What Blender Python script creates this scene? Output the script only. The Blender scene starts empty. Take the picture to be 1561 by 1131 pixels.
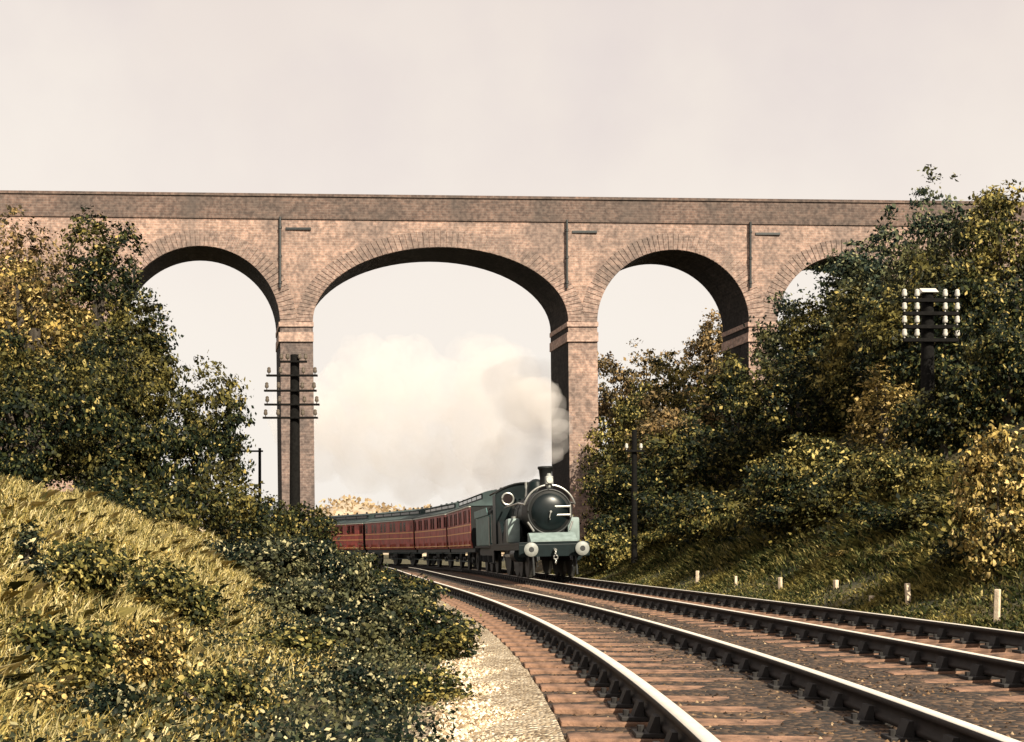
import bpy, bmesh, math, random
import numpy as np
from mathutils import Vector, Matrix
R = math.radians
rng = np.random.default_rng(7)
random.seed(7)
S = bpy.context.scene
COL = S.collection

# ------------------------------------------------------------------ camera numbers
F, CX, YH, CH = 1600.0, 780.5, 842.37, 0.887      # focal length (px of the 1561 wide photograph), centre, horizon, eye height
def at(px, py, Y):
    return Vector(((px - CX) / F * Y, Y, CH + (YH - py) / F * Y))

# ------------------------------------------------------------------ track curves
def crv(x0, th0, k0, k1, k2, L=150.0, n=1500):
    s = np.linspace(0, L, n)
    u = np.minimum(s, 78) / 50
    th = th0 + k0 * np.minimum(s, 78) + k1 * u * u + k2 * u ** 3
    slope = k0 + 2 * k1 * 78 / 2500 + 3 * k2 * 78 * 78 / 125000
    th = th + np.maximum(s - 78, 0) * max(slope, -0.012)
    ds = s[1] - s[0]
    X = x0 + np.concatenate([[0], np.cumsum(np.sin(th[:-1]) * ds)])
    Y = 1 + np.concatenate([[0], np.cumsum(np.cos(th[:-1]) * ds)])
    # run the line back behind the camera too
    sb = np.arange(-8, 0, 0.1)
    Xb = x0 + np.sin(th[0]) * sb
    Yb = 1 + np.cos(th[0]) * sb
    return (np.concatenate([sb, s]), np.concatenate([Xb, X]), np.concatenate([Yb, Y]), np.concatenate([np.full(len(sb), th[0]), th]))
T1 = crv(1.60376, 0.05303, -0.01804, 1.196, -0.50118)
T2 = crv(5.10569, 0.01374, -0.01463, 1.13921, -0.57027)
CANT1, CANT2 = -0.0326, 0.0404
def on(T, s, off=0.0):
    x = np.interp(s, T[0], T[1]); y = np.interp(s, T[0], T[2]); th = np.interp(s, T[0], T[3])
    return x + np.cos(th) * off, y - np.sin(th) * off, th
def ax(T, y):
    return np.interp(y, T[2][:1300], T[1][:1300])

# ------------------------------------------------------------------ ground height
def noise2(x, y, f=1.0, seed=0):
    a = np.sin(x * f * 1.7 + seed) * np.cos(y * f * 1.3 - seed * 2.1) + np.sin(x * f * .71 - y * f * .93 + seed * 1.7) + .5 * np.sin(x * f * 3.1 + y * f * 2.7 + seed)
    return a / 2.5
def ground(x, y):
    x = np.asarray(x, float); y = np.asarray(y, float)
    yy = np.clip(y, -7, 95)
    a1 = ax(T1, yy); a2 = ax(T2, yy)
    dl = (a1 - 2.0) - x
    hc = np.interp(yy, [0, 8.5, 12, 18, 25, 40, 95], [1.78, 1.78, 1.62, 1.05, .7, .8, .6])
    k = hc / .54
    d0 = np.maximum(dl, 0)
    zl = np.where(d0 < 1.9, .2 * d0, .38 + .66 * (d0 - 1.9))
    zl = np.minimum(zl, hc + .03 * np.maximum(d0 - 3.6, 0))
    zl = zl + .07 * noise2(x, y, 1.6, 2) * np.clip(dl / 1.2, 0, 1)
    zl = np.minimum(zl, 4.0)
    dr = x - (a2 + 1.85)
    zr = np.where(dr < 1.5, .44 * np.maximum(dr, 0), np.where(dr < 12, .66 + .68 * (dr - 1.5), 7.8 + .12 * (dr - 12)))
    zr = np.minimum(zr, 11) + .16 * noise2(x, y, .8, 5) * np.clip((dr - 1) / 1.5, 0, 1)
    far = np.maximum(np.clip((y - 95) / 60, 0, 1), np.clip((y - 58) / 16, 0, 1) * np.clip((6 - x) / 6, 0, 1))
    z = -.32 + np.where(dl > 0, zl, 0) + np.where(dr > 0, zr, 0) * (1 - far)
    # gentle dip in the path beside the sleepers
    z = z + np.where((dl <= 0) & (x < a1 - 1.3), .03 * noise2(x, y, 4, 1), 0)
    return z

# ------------------------------------------------------------------ materials
MATS = {}
def nodes(name):
    m = bpy.data.materials.new(name); m.use_nodes = True
    nt = m.node_tree
    return m, nt, nt.nodes['Principled BSDF']
def mat(name, col, rough=.6, metal=0.0, var=.25, scale=6.0, bump=0.0, bscale=40.0, spec=.5, coat=0.0):
    if name in MATS: return MATS[name]
    m, nt, b = nodes(name)
    tc = nt.nodes.new('ShaderNodeTexCoord')
    nz = nt.nodes.new('ShaderNodeTexNoise'); nz.inputs['Scale'].default_value = scale; nz.inputs['Detail'].default_value = 6
    nt.links.new(tc.outputs['Object'], nz.inputs['Vector'])
    rp = nt.nodes.new('ShaderNodeValToRGB')
    rp.color_ramp.elements[0].position = .3; rp.color_ramp.elements[1].position = .7
    rp.color_ramp.elements[0].color = tuple(c * (1 - var) for c in col) + (1,)
    rp.color_ramp.elements[1].color = tuple(min(1, c * (1 + var)) for c in col) + (1,)
    nt.links.new(nz.outputs['Fac'], rp.inputs['Fac']); nt.links.new(rp.outputs['Color'], b.inputs['Base Color'])
    b.inputs['Roughness'].default_value = rough; b.inputs['Metallic'].default_value = metal
    b.inputs['Specular IOR Level'].default_value = spec; b.inputs['Coat Weight'].default_value = coat
    if bump:
        n2 = nt.nodes.new('ShaderNodeTexNoise'); n2.inputs['Scale'].default_value = bscale; n2.inputs['Detail'].default_value = 4
        nt.links.new(tc.outputs['Object'], n2.inputs['Vector'])
        bp = nt.nodes.new('ShaderNodeBump'); bp.inputs['Strength'].default_value = bump; bp.inputs['Distance'].default_value = .03
        nt.links.new(n2.outputs['Fac'], bp.inputs['Height']); nt.links.new(bp.outputs['Normal'], b.inputs['Normal'])
    MATS[name] = m
    return m
def leafmat(name, stops, patch=None, pscale=.6, trans=.25, rough=.55):
    """stops: list of (position, colour); each leaf takes its own colour; patch: second colour for whole sprays"""
    if name in MATS: return MATS[name]
    m, nt, b = nodes(name)
    g = nt.nodes.new('ShaderNodeNewGeometry')
    rp = nt.nodes.new('ShaderNodeValToRGB')
    el = rp.color_ramp.elements
    while len(el) < len(stops): el.new(.5)
    for e, (p, c) in zip(el, stops): e.position = p; e.color = tuple(c) + (1,)
    nt.links.new(g.outputs['Random Per Island'], rp.inputs['Fac'])
    out = rp.outputs['Color']
    if patch:
        tc = nt.nodes.new('ShaderNodeTexCoord')
        nz = nt.nodes.new('ShaderNodeTexNoise'); nz.inputs['Scale'].default_value = pscale; nz.inputs['Detail'].default_value = 3
        nt.links.new(tc.outputs['Object'], nz.inputs['Vector'])
        r2 = nt.nodes.new('ShaderNodeValToRGB'); r2.color_ramp.elements[0].position = .48; r2.color_ramp.elements[1].position = .66
        nt.links.new(nz.outputs['Fac'], r2.inputs['Fac'])
        mm = nt.nodes.new('ShaderNodeMath'); mm.operation = 'MULTIPLY'
        nt.links.new(r2.outputs['Color'], mm.inputs[0]); nt.links.new(g.outputs['Random Per Island'], mm.inputs[1])
        mx = nt.nodes.new('ShaderNodeMix'); mx.data_type = 'RGBA'
        nt.links.new(mm.outputs[0], mx.inputs['Factor']); nt.links.new(out, mx.inputs['A']); mx.inputs['B'].default_value = tuple(patch) + (1,)
        out = mx.outputs['Result']
    nt.links.new(out, b.inputs['Base Color']); b.inputs['Roughness'].default_value = rough
    b.inputs['Specular IOR Level'].default_value = .1
    tr = nt.nodes.new('ShaderNodeBsdfTranslucent'); nt.links.new(out, tr.inputs['Color'])
    ms = nt.nodes.new('ShaderNodeMixShader'); ms.inputs[0].default_value = trans
    nt.links.new(b.outputs[0], ms.inputs[1]); nt.links.new(tr.outputs[0], ms.inputs[2])
    nt.links.new(ms.outputs[0], nt.nodes['Material Output'].inputs['Surface'])
    MATS[name] = m
    return m
def brick(name, c1, c2, mortar, stain, scale=1.0, stainamt=.75):
    m, nt, b = nodes(name)
    tc = nt.nodes.new('ShaderNodeTexCoord')
    sp = nt.nodes.new('ShaderNodeSeparateXYZ'); nt.links.new(tc.outputs['Object'], sp.inputs[0])
    cb = nt.nodes.new('ShaderNodeCombineXYZ'); nt.links.new(sp.outputs['X'], cb.inputs['X']); nt.links.new(sp.outputs['Z'], cb.inputs['Y'])
    bt = nt.nodes.new('ShaderNodeTexBrick'); nt.links.new(cb.outputs[0], bt.inputs['Vector'])
    bt.inputs['Scale'].default_value = scale; bt.inputs['Brick Width'].default_value = .34; bt.inputs['Row Height'].default_value = .125
    bt.inputs['Mortar Size'].default_value = .012; bt.inputs['Bias'].default_value = -.1
    bt.inputs['Color1'].default_value = tuple(c1) + (1,); bt.inputs['Color2'].default_value = tuple(c2) + (1,); bt.inputs['Mortar'].default_value = tuple(mortar) + (1,)
    nz = nt.nodes.new('ShaderNodeTexNoise'); nz.inputs['Scale'].default_value = .35; nz.inputs['Detail'].default_value = 9; nz.inputs['Roughness'].default_value = .72
    nt.links.new(tc.outputs['Object'], nz.inputs['Vector'])
    rp = nt.nodes.new('ShaderNodeValToRGB'); rp.color_ramp.elements[0].position = .4; rp.color_ramp.elements[1].position = .6
    rp.color_ramp.elements[1].color = (stainamt,) * 3 + (1,)
    nt.links.new(nz.outputs['Fac'], rp.inputs['Fac'])
    mx = nt.nodes.new('ShaderNodeMix'); mx.data_type = 'RGBA'; mx.inputs['B'].default_value = tuple(stain) + (1,)
    nt.links.new(rp.outputs['Color'], mx.inputs['Factor']); nt.links.new(bt.outputs['Color'], mx.inputs['A'])
    # single bricks burnt darker or paler
    n3 = nt.nodes.new('ShaderNodeTexNoise'); n3.inputs['Scale'].default_value = 5.5; n3.inputs['Detail'].default_value = 5
    nt.links.new(tc.outputs['Object'], n3.inputs['Vector'])
    r3 = nt.nodes.new('ShaderNodeValToRGB'); r3.color_ramp.elements[0].position = .36; r3.color_ramp.elements[1].position = .64
    r3.color_ramp.elements[0].color = (.52, .52, .54, 1); r3.color_ramp.elements[1].color = (1.14, 1.12, 1.1, 1)
    nt.links.new(n3.outputs['Fac'], r3.inputs['Fac'])
    m2 = nt.nodes.new('ShaderNodeMix'); m2.data_type = 'RGBA'; m2.blend_type = 'MULTIPLY'; m2.inputs['Factor'].default_value = .85
    nt.links.new(mx.outputs['Result'], m2.inputs['A']); nt.links.new(r3.outputs['Color'], m2.inputs['B'])
    # rain streaks running down the face
    mp = nt.nodes.new('ShaderNodeMapping'); mp.inputs['Scale'].default_value = (1.1, 1.1, .09); nt.links.new(tc.outputs['Object'], mp.inputs['Vector'])
    n4 = nt.nodes.new('ShaderNodeTexNoise'); n4.inputs['Scale'].default_value = 1.0; n4.inputs['Detail'].default_value = 7; nt.links.new(mp.outputs[0], n4.inputs['Vector'])
    r4 = nt.nodes.new('ShaderNodeValToRGB'); r4.color_ramp.elements[0].position = .52; r4.color_ramp.elements[1].position = .72; r4.color_ramp.elements[1].color = (.55, .55, .55, 1)
    nt.links.new(n4.outputs['Fac'], r4.inputs['Fac'])
    m3 = nt.nodes.new('ShaderNodeMix'); m3.data_type = 'RGBA'; m3.inputs['B'].default_value = tuple(stain) + (1,)
    nt.links.new(r4.outputs['Color'], m3.inputs['Factor']); nt.links.new(m2.outputs['Result'], m3.inputs['A'])
    nt.links.new(m3.outputs['Result'], b.inputs['Base Color']); b.inputs['Roughness'].default_value = .9
    b.inputs['Specular IOR Level'].default_value = .2
    bp = nt.nodes.new('ShaderNodeBump'); bp.inputs['Strength'].default_value = .6; bp.inputs['Distance'].default_value = .03
    nt.links.new(n3.outputs['Fac'], bp.inputs['Height']); nt.links.new(bp.outputs['Normal'], b.inputs['Normal'])
    return m

# ------------------------------------------------------------------ mesh helpers
class MB:
    """collects shapes, then links them as one mesh object"""
    def __init__(s): s.bm = bmesh.new()
    def box(s, x0, x1, y0, y1, z0, z1, bev=0.0):
        r = bmesh.ops.create_cube(s.bm, size=1.0)
        for v in r['verts']:
            v.co = Vector((x0 + (v.co.x + .5) * (x1 - x0), y0 + (v.co.y + .5) * (y1 - y0), z0 + (v.co.z + .5) * (z1 - z0)))
        if bev:
            es = list({e for v in r['verts'] for e in v.link_edges})
            bmesh.ops.bevel(s.bm, geom=es, offset=bev, segments=2, affect='EDGES', profile=.6)
        return s
    def cyl(s, a, b, r0, r1=None, n=20, caps=True):
        a = Vector(a); b = Vector(b); r1 = r0 if r1 is None else r1
        d = b - a
        r = bmesh.ops.create_cone(s.bm, cap_ends=caps, segments=n, radius1=r0, radius2=max(r1, 1e-4), depth=d.length)
        M = Matrix.Translation((a + b) / 2) @ d.to_track_quat('Z', 'Y').to_matrix().to_4x4()
        bmesh.ops.transform(s.bm, matrix=M, verts=r['verts'])
        return s
    def tube(s, pts, rad, n=8):
        pts = [Vector(p) for p in pts]
        rings = []
        for i, p in enumerate(pts):
            d = (pts[min(i + 1, len(pts) - 1)] - pts[max(i - 1, 0)]).normalized()
            q = d.to_track_quat('Z', 'Y')
            rr = rad[i] if isinstance(rad, (list, tuple)) else rad
            rings.append([s.bm.verts.new(p + q @ Vector((math.cos(t) * rr, math.sin(t) * rr, 0))) for t in [2 * math.pi * k / n for k in range(n)]])
        for a, b in zip(rings, rings[1:]):
            for k in range(n): s.bm.faces.new((a[k], a[(k + 1) % n], b[(k + 1) % n], b[k]))
        s.bm.faces.new(rings[0][::-1]); s.bm.faces.new(rings[-1])
        return s
    def lathe(s, prof, origin, axis, n=32):
        """prof: list of (distance along axis, radius)"""
        q = Vector(axis).normalized().to_track_quat('Z', 'Y'); o = Vector(origin)
        rings = []
        for d, r in prof:
            rings.append([s.bm.verts.new(o + q @ Vector((math.cos(2 * math.pi * k / n) * max(r, 1e-4), math.sin(2 * math.pi * k / n) * max(r, 1e-4), d))) for k in range(n)])
        for a, b in zip(rings, rings[1:]):
            for k in range(n): s.bm.faces.new((a[k], a[(k + 1) % n], b[(k + 1) % n], b[k]))
        s.bm.faces.new(rings[0][::-1]); s.bm.faces.new(rings[-1])
        return s
    def prism(s, poly, x0, x1):
        """poly in (y, z), extruded along x"""
        a = [s.bm.verts.new((x0, y, z)) for y, z in poly]; b = [s.bm.verts.new((x1, y, z)) for y, z in poly]
        n = len(poly)
        for k in range(n): s.bm.faces.new((a[k], a[(k + 1) % n], b[(k + 1) % n], b[k]))
        s.bm.faces.new(a[::-1]); s.bm.faces.new(b)
        return s
    def prismy(s, poly, y0, y1):
        a = [s.bm.verts.new((x, y0, z)) for x, z in poly]; b = [s.bm.verts.new((x, y1, z)) for x, z in poly]
        n = len(poly)
        for k in range(n): s.bm.faces.new((a[k], a[(k + 1) % n], b[(k + 1) % n], b[k]))
        s.bm.faces.new(a[::-1]); s.bm.faces.new(b)
        return s
    def torus(s, c, axis, Rr, r, n=28, m=8, a0=0, a1=2 * math.pi):
        q = Vector(axis).normalized().to_track_quat('Z', 'Y'); c = Vector(c)
        return s.tube([c + q @ Vector((math.cos(t) * Rr, math.sin(t) * Rr, 0)) for t in np.linspace(a0, a1, n)], r, m)
    def build(s, name, m, parent=None, smooth=False):
        bmesh.ops.recalc_face_normals(s.bm, faces=s.bm.faces)
        me = bpy.data.meshes.new(name); s.bm.to_mesh(me); s.bm.free()
        if smooth:
            me.polygons.foreach_set('use_smooth', [True] * len(me.polygons))
            me.set_sharp_from_angle(angle=R(35))
        me.materials.append(m)
        o = bpy.data.objects.new(name, me); COL.objects.link(o)
        if parent: o.parent = parent
        return o
def raw(name, verts, faces, m, parent=None, smooth=False):
    verts = np.asarray(verts, dtype=np.float32); faces = np.asarray(faces, dtype=np.int32)
    me = bpy.data.meshes.new(name)
    n, k = faces.shape
    me.vertices.add(len(verts)); me.vertices.foreach_set('co', verts.ravel())
    me.loops.add(n * k); me.loops.foreach_set('vertex_index', faces.ravel())
    me.polygons.add(n); me.polygons.foreach_set('loop_start', np.arange(0, n * k, k, dtype=np.int32))
    me.polygons.foreach_set('loop_total', np.full(n, k, dtype=np.int32))
    me.update(calc_edges=True); me.validate()
    if smooth: me.polygons.foreach_set('use_smooth', [True] * len(me.polygons))
    me.materials.append(m)
    o = bpy.data.objects.new(name, me); COL.objects.link(o)
    if parent: o.parent = parent
    return o
def thing(name, label, cat, loc=(0, 0, 0), rot=(0, 0, 0), group=None):
    o = bpy.data.objects.new(name, None); COL.objects.link(o)
    o.location = loc; o.rotation_euler = rot; o.empty_display_size = .2
    return tag(o, label, cat, group)
def tag(o, label, cat, group=None, kind=None):
    o['label'] = label; o['category'] = cat
    if group: o['group'] = group
    if kind: o['kind'] = kind
    return o
def struct(o, kind='structure', label=None, cat=None):
    o['kind'] = kind
    if label: o['label'] = label; o['category'] = cat
    return o
def copy_tree(o, parent=None):
    c = o.copy(); COL.objects.link(c)
    if parent: c.parent = parent
    for ch in list(o.children): copy_tree(ch, c)
    return c

# ------------------------------------------------------------------ world, sun, camera
EXPO = .85
S.view_settings.view_transform = 'Standard'; S.view_settings.look = 'None'
S.view_settings.exposure = EXPO; S.view_settings.gamma = 1
SUN_EL, SUN_AZ = R(37), R(29)          # azimuth: turned to the right of straight behind the camera
sdir = Vector((math.sin(SUN_AZ) * math.cos(SUN_EL), -math.cos(SUN_AZ) * math.cos(SUN_EL), math.sin(SUN_EL)))
W = bpy.data.worlds.new("World"); S.world = W; W.use_nodes = True
nt = W.node_tree; bg = nt.nodes['Background']; bg.inputs['Strength'].default_value = .1
sk = nt.nodes.new('ShaderNodeTexSky'); sk.sky_type = 'NISHITA'; sk.sun_disc = False
sk.sun_elevation = SUN_EL; sk.sun_rotation = math.atan2(sdir.x, sdir.y); sk.dust_density = 6; sk.air_density = 1.5
hs = nt.nodes.new('ShaderNodeHueSaturation'); hs.inputs['Saturation'].default_value = .2
nt.links.new(sk.outputs[0], hs.inputs['Color'])
# thin high cloud over the whole sky: a little pinker and duller overhead, creamier low down
tc = nt.nodes.new('ShaderNodeTexCoord'); sx = nt.nodes.new('ShaderNodeSeparateXYZ'); nt.links.new(tc.outputs['Generated'], sx.inputs[0])
cr = nt.nodes.new('ShaderNodeValToRGB')
KK = 1 / (.1 * 2 ** EXPO)
cr.color_ramp.elements[0].position = .0; cr.color_ramp.elements[0].color = (.99, .93, .85, 1)
cr.color_ramp.elements[1].position = .56; cr.color_ramp.elements[1].color = (.83, .725, .67, 1)
e = cr.color_ramp.elements.new(.28); e.color = (.955, .875, .795, 1)
nzw = nt.nodes.new('ShaderNodeTexNoise'); nzw.inputs['Scale'].default_value = 4.0; nzw.inputs['Detail'].default_value = 5
nt.links.new(tc.outputs['Generated'], nzw.inputs['Vector'])
ma = nt.nodes.new('ShaderNodeMath'); ma.operation = 'MULTIPLY_ADD'; ma.inputs[1].default_value = .34; ma.inputs[2].default_value = -.17
nt.links.new(nzw.outputs['Fac'], ma.inputs[0])
ad = nt.nodes.new('ShaderNodeMath'); ad.operation = 'ADD'; nt.links.new(sx.outputs['Z'], ad.inputs[0]); nt.links.new(ma.outputs[0], ad.inputs[1])
nt.links.new(ad.outputs[0], cr.inputs['Fac'])
sc_ = nt.nodes.new('ShaderNodeVectorMath'); sc_.operation = 'SCALE'; sc_.inputs['Scale'].default_value = KK
nl = nt.nodes.new('ShaderNodeTexNoise'); nl.inputs['Scale'].default_value = 5.5; nl.inputs['Detail'].default_value = 6; nt.links.new(tc.outputs['Generated'], nl.inputs['Vector'])
rl = nt.nodes.new('ShaderNodeMapRange'); rl.inputs['From Min'].default_value = .42; rl.inputs['From Max'].default_value = .68; nt.links.new(nl.outputs['Fac'], rl.inputs['Value'])
zl = nt.nodes.new('ShaderNodeMapRange'); zl.inputs['From Min'].default_value = .22; zl.inputs['From Max'].default_value = .4; zl.inputs['To Max'].default_value = .6; nt.links.new(sx.outputs['Z'], zl.inputs['Value'])
ml = nt.nodes.new('ShaderNodeMath'); ml.operation = 'MULTIPLY'; nt.links.new(rl.outputs[0], ml.inputs[0]); nt.links.new(zl.outputs[0], ml.inputs[1])
mc = nt.nodes.new('ShaderNodeMix'); mc.data_type = 'RGBA'; mc.inputs['B'].default_value = (.755, .665, .66, 1)
nt.links.new(ml.outputs[0], mc.inputs['Factor']); nt.links.new(cr.outputs['Color'], mc.inputs['A'])
nt.links.new(mc.outputs['Result'], sc_.inputs[0])
mx = nt.nodes.new('ShaderNodeMix'); mx.data_type = 'RGBA'; mx.inputs['Factor'].default_value = .93
nt.links.new(hs.outputs[0], mx.inputs['A']); nt.links.new(sc_.outputs[0], mx.inputs['B'])
nt.links.new(mx.outputs['Result'], bg.inputs['Color'])
sl = bpy.data.lights.new('sun', 'SUN'); sl.energy = 4.6; sl.angle = R(.5); sl.color = (1, .90, .72)
so = bpy.data.objects.new('sun', sl); COL.objects.link(so); so.rotation_euler = sdir.to_track_quat('Z', 'Y').to_euler(); so.location = (20, -30, 40)
cd = bpy.data.cameras.new('camera'); cam = bpy.data.objects.new('camera', cd); COL.objects.link(cam); S.camera = cam
cam.location = (0, 0, CH); cam.rotation_euler = (R(90), 0, 0)
cd.sensor_width = 36; cd.lens = 36 * F / 1561; cd.shift_y = (YH - 565.5) / 1561; cd.clip_end = 3000; cd.clip_start = .05
S.cycles.volume_bounces = 12
S.cycles.volume_step_rate = .35
S.cycles.max_bounces = 8

# ------------------------------------------------------------------ colours
M_iron = mat('dark_iron', (.018, .02, .02), .55, 0, .3, 8)
M_black = mat('soot_black', (.007, .008, .008), .6, 0, .35, 5, spec=.25)
M_green = mat('locomotive_green', (.003, .009, .010), .45, 0, .3, 4, spec=.22)
M_pale = mat('lit_green_paint', (.19, .245, .235), .55, 0, .2, 5)  # light falling on platform and sandbox fronts put into the colour
M_teal = mat('lit_tender_green', (.075, .15, .145), .5, 0, .3, 3)  # lighter than the engine: the lit side is painted in
M_bright = mat('bright_steel', (.42, .42, .39), .35, .7, .1, 10)
M_white = mat('white_porcelain', (.52, .50, .45), .25, 0, .05, 10)
M_lamp = mat('lamp_white', (.25, .26, .24), .5, 0, .15, 10)
M_maroon = mat('crimson_lake', (.30, .036, .024), .45, 0, .4, 2.2)
M_lining = mat('gold_lining', (.7, .36, .12), .45, 0, .2, 6)
M_glass = mat('dark_window_glass', (.02, .015, .014), .12, 0, .2, 3)
M_frame = mat('window_frame_wood', (.3, .09, .045), .45, 0, .2, 5)
M_roof = mat('carriage_roof_grey', (.038, .06, .06), .75, 0, .3, 1.6)
M_wood = mat('creosoted_pole', (.008, .0075, .007), .9, 0, .4, 12, .3, spec=.1)
M_sleeper = mat('sleeper_timber', (.18, .10, .062), .85, 0, .8, 7, .5, 30)
M_chair = mat('cast_iron_chair', (.014, .012, .011), .75, 0, .4, 14)
M_railside = mat('rusty_rail', (.018, .013, .011), .75, .0, .4, 10)
M_railtop = mat('rail_sheen', (.74, .69, .6), .45, .0, .08, 8)  # cream, non-metal: the shine of the rail head is painted in
M_post = mat('pale_post_wood', (.62, .5, .36), .8, 0, .25, 9, .3)
M_bark = mat('tree_bark', (.05, .04, .03), .9, 0, .4, 9, .5)

# ------------------------------------------------------------------ ground sheet
def build_ground():
    xs = np.unique(np.concatenate([np.linspace(-14, 22, 240), np.linspace(-80, 80, 80), np.array([-900, -600, -400, -250, -150, -110, 110, 150, 250, 400, 600, 900])]))
    ys = np.unique(np.concatenate([np.linspace(-6, 40, 230), np.linspace(40, 110, 90), np.array([-60, -40, -25, -12, 120, 135, 150, 180, 220, 300, 400, 600, 900, 1400])]))
    Xg, Yg = np.meshgrid(xs, ys); Zg = ground(Xg, Yg)
    v = np.stack([Xg.ravel(), Yg.ravel(), Zg.ravel()], 1)
    nx, ny = len(xs), len(ys)
    i = np.arange(nx * ny).reshape(ny, nx)
    f = np.stack([i[:-1, :-1].ravel(), i[:-1, 1:].ravel(), i[1:, 1:].ravel(), i[1:, :-1].ravel()], 1)
    m, nt, b = nodes('ground_soil')
    tc = nt.nodes.new('ShaderNodeTexCoord')
    nz = nt.nodes.new('ShaderNodeTexNoise'); nz.inputs['Scale'].default_value = 1.1; nz.inputs['Detail'].default_value = 8
    nt.links.new(tc.outputs['Object'], nz.inputs['Vector'])
    rp = nt.nodes.new('ShaderNodeValToRGB')
    rp.color_ramp.elements[0].position = .35; rp.color_ramp.elements[0].color = (.022, .026, .012, 1)
    rp.color_ramp.elements[1].position = .7; rp.color_ramp.elements[1].color = (.11, .085, .03, 1)
    nt.links.new(nz.outputs['Fac'], rp.inputs['Fac']); nt.links.new(rp.outputs['Color'], b.inputs['Base Color']); b.inputs['Roughness'].default_value = .95
    n2 = nt.nodes.new('ShaderNodeTexNoise'); n2.inputs['Scale'].default_value = 14; n2.inputs['Detail'].default_value = 5
    nt.links.new(tc.outputs['Object'], n2.inputs['Vector'])
    bp = nt.nodes.new('ShaderNodeBump'); bp.inputs['Strength'].default_value = .8; bp.inputs['Distance'].default_value = .08
    nt.links.new(n2.outputs['Fac'], bp.inputs['Height']); nt.links.new(bp.outputs['Normal'], b.inputs['Normal'])
    struct(raw('ground', v, f, m, smooth=True))
build_ground()

def strip(T, o0, o1, z0, z1, s0, s1, step, name, m, lift=None, n=6):
    """a sheet that follows the line between two offsets"""
    ss = np.arange(s0, s1, step)
    vs = []; k = n
    for j in range(k):
        t = j / (k - 1); off = o0 + (o1 - o0) * t
        x, y, th = on(T, ss, off)
        z = np.full(len(ss), z0 + (z1 - z0) * t)
        if lift is not None: z = z + lift(x, y, t)
        vs.append(np.stack([x, y, z], 1))
    v = np.stack(vs, 1).reshape(-1, 3); i = np.arange(len(ss) * k).reshape(len(ss), k)
    f = np.stack([i[:-1, :-1].ravel(), i[:-1, 1:].ravel(), i[1:, 1:].ravel(), i[1:, :-1].ravel()], 1)
    return struct(raw(name, v, f, m, smooth=True))
def stony(name, c0, c1, c2, scale, pos=(.2, .5, .8)):
    m, nt, b = nodes(name)
    tc = nt.nodes.new('ShaderNodeTexCoord')
    vo = nt.nodes.new('ShaderNodeTexVoronoi'); vo.inputs['Scale'].default_value = scale
    nt.links.new(tc.outputs['Object'], vo.inputs['Vector'])
    nz = nt.nodes.new('ShaderNodeTexNoise'); nz.inputs['Scale'].default_value = 1.4; nz.inputs['Detail'].default_value = 6
    nt.links.new(tc.outputs['Object'], nz.inputs['Vector'])
    sp = nt.nodes.new('ShaderNodeSeparateColor'); nt.links.new(vo.outputs['Color'], sp.inputs[0])
    av = nt.nodes.new('ShaderNodeMath'); av.operation = 'MULTIPLY_ADD'; av.inputs[1].default_value = .55
    mu = nt.nodes.new('ShaderNodeMath'); mu.operation = 'MULTIPLY'; mu.inputs[1].default_value = .45
    nt.links.new(nz.outputs['Fac'], mu.inputs[0]); nt.links.new(sp.outputs[0], av.inputs[0]); nt.links.new(mu.outputs[0], av.inputs[2])
    rp = nt.nodes.new('ShaderNodeValToRGB'); rp.color_ramp.elements.new(.5)
    for e, p, c in zip(rp.color_ramp.elements, pos, (c0, c1, c2)): e.position = p; e.color = tuple(c) + (1,)
    nt.links.new(av.outputs[0], rp.inputs['Fac']); nt.links.new(rp.outputs['Color'], b.inputs['Base Color']); b.inputs['Roughness'].default_value = .9
    bp = nt.nodes.new('ShaderNodeBump'); bp.inputs['Strength'].default_value = 1; bp.inputs['Distance'].default_value = .04; bp.invert = True
    nt.links.new(vo.outputs['Distance'], bp.inputs['Height']); nt.links.new(bp.outputs['Normal'], b.inputs['Normal'])
    return m
M_ballast = stony('ballast_stone', (.010, .008, .006), (.042, .026, .017), (.15, .09, .05), 18)
M_gravel = stony('path_gravel', (.16, .11, .065), (.40, .31, .20), (.66, .57, .43), 34)
rough_lift = lambda x, y, t: .012 * noise2(x, y, 7, 3)
strip(T1, -1.40, 5.8, -.19, -.19, -6, 108, .35, 'ballast_bed', M_ballast, lambda x, y, t: -.03 + .012 * noise2(x, y, 7, 3) + .0 * t, 30)
strip(T1, -2.35, -1.36, -.25, -.185, -6, 60, .2, 'gravel_path', M_gravel, lambda x, y, t: .02 * noise2(x, y, 5, 4), 8)

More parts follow.
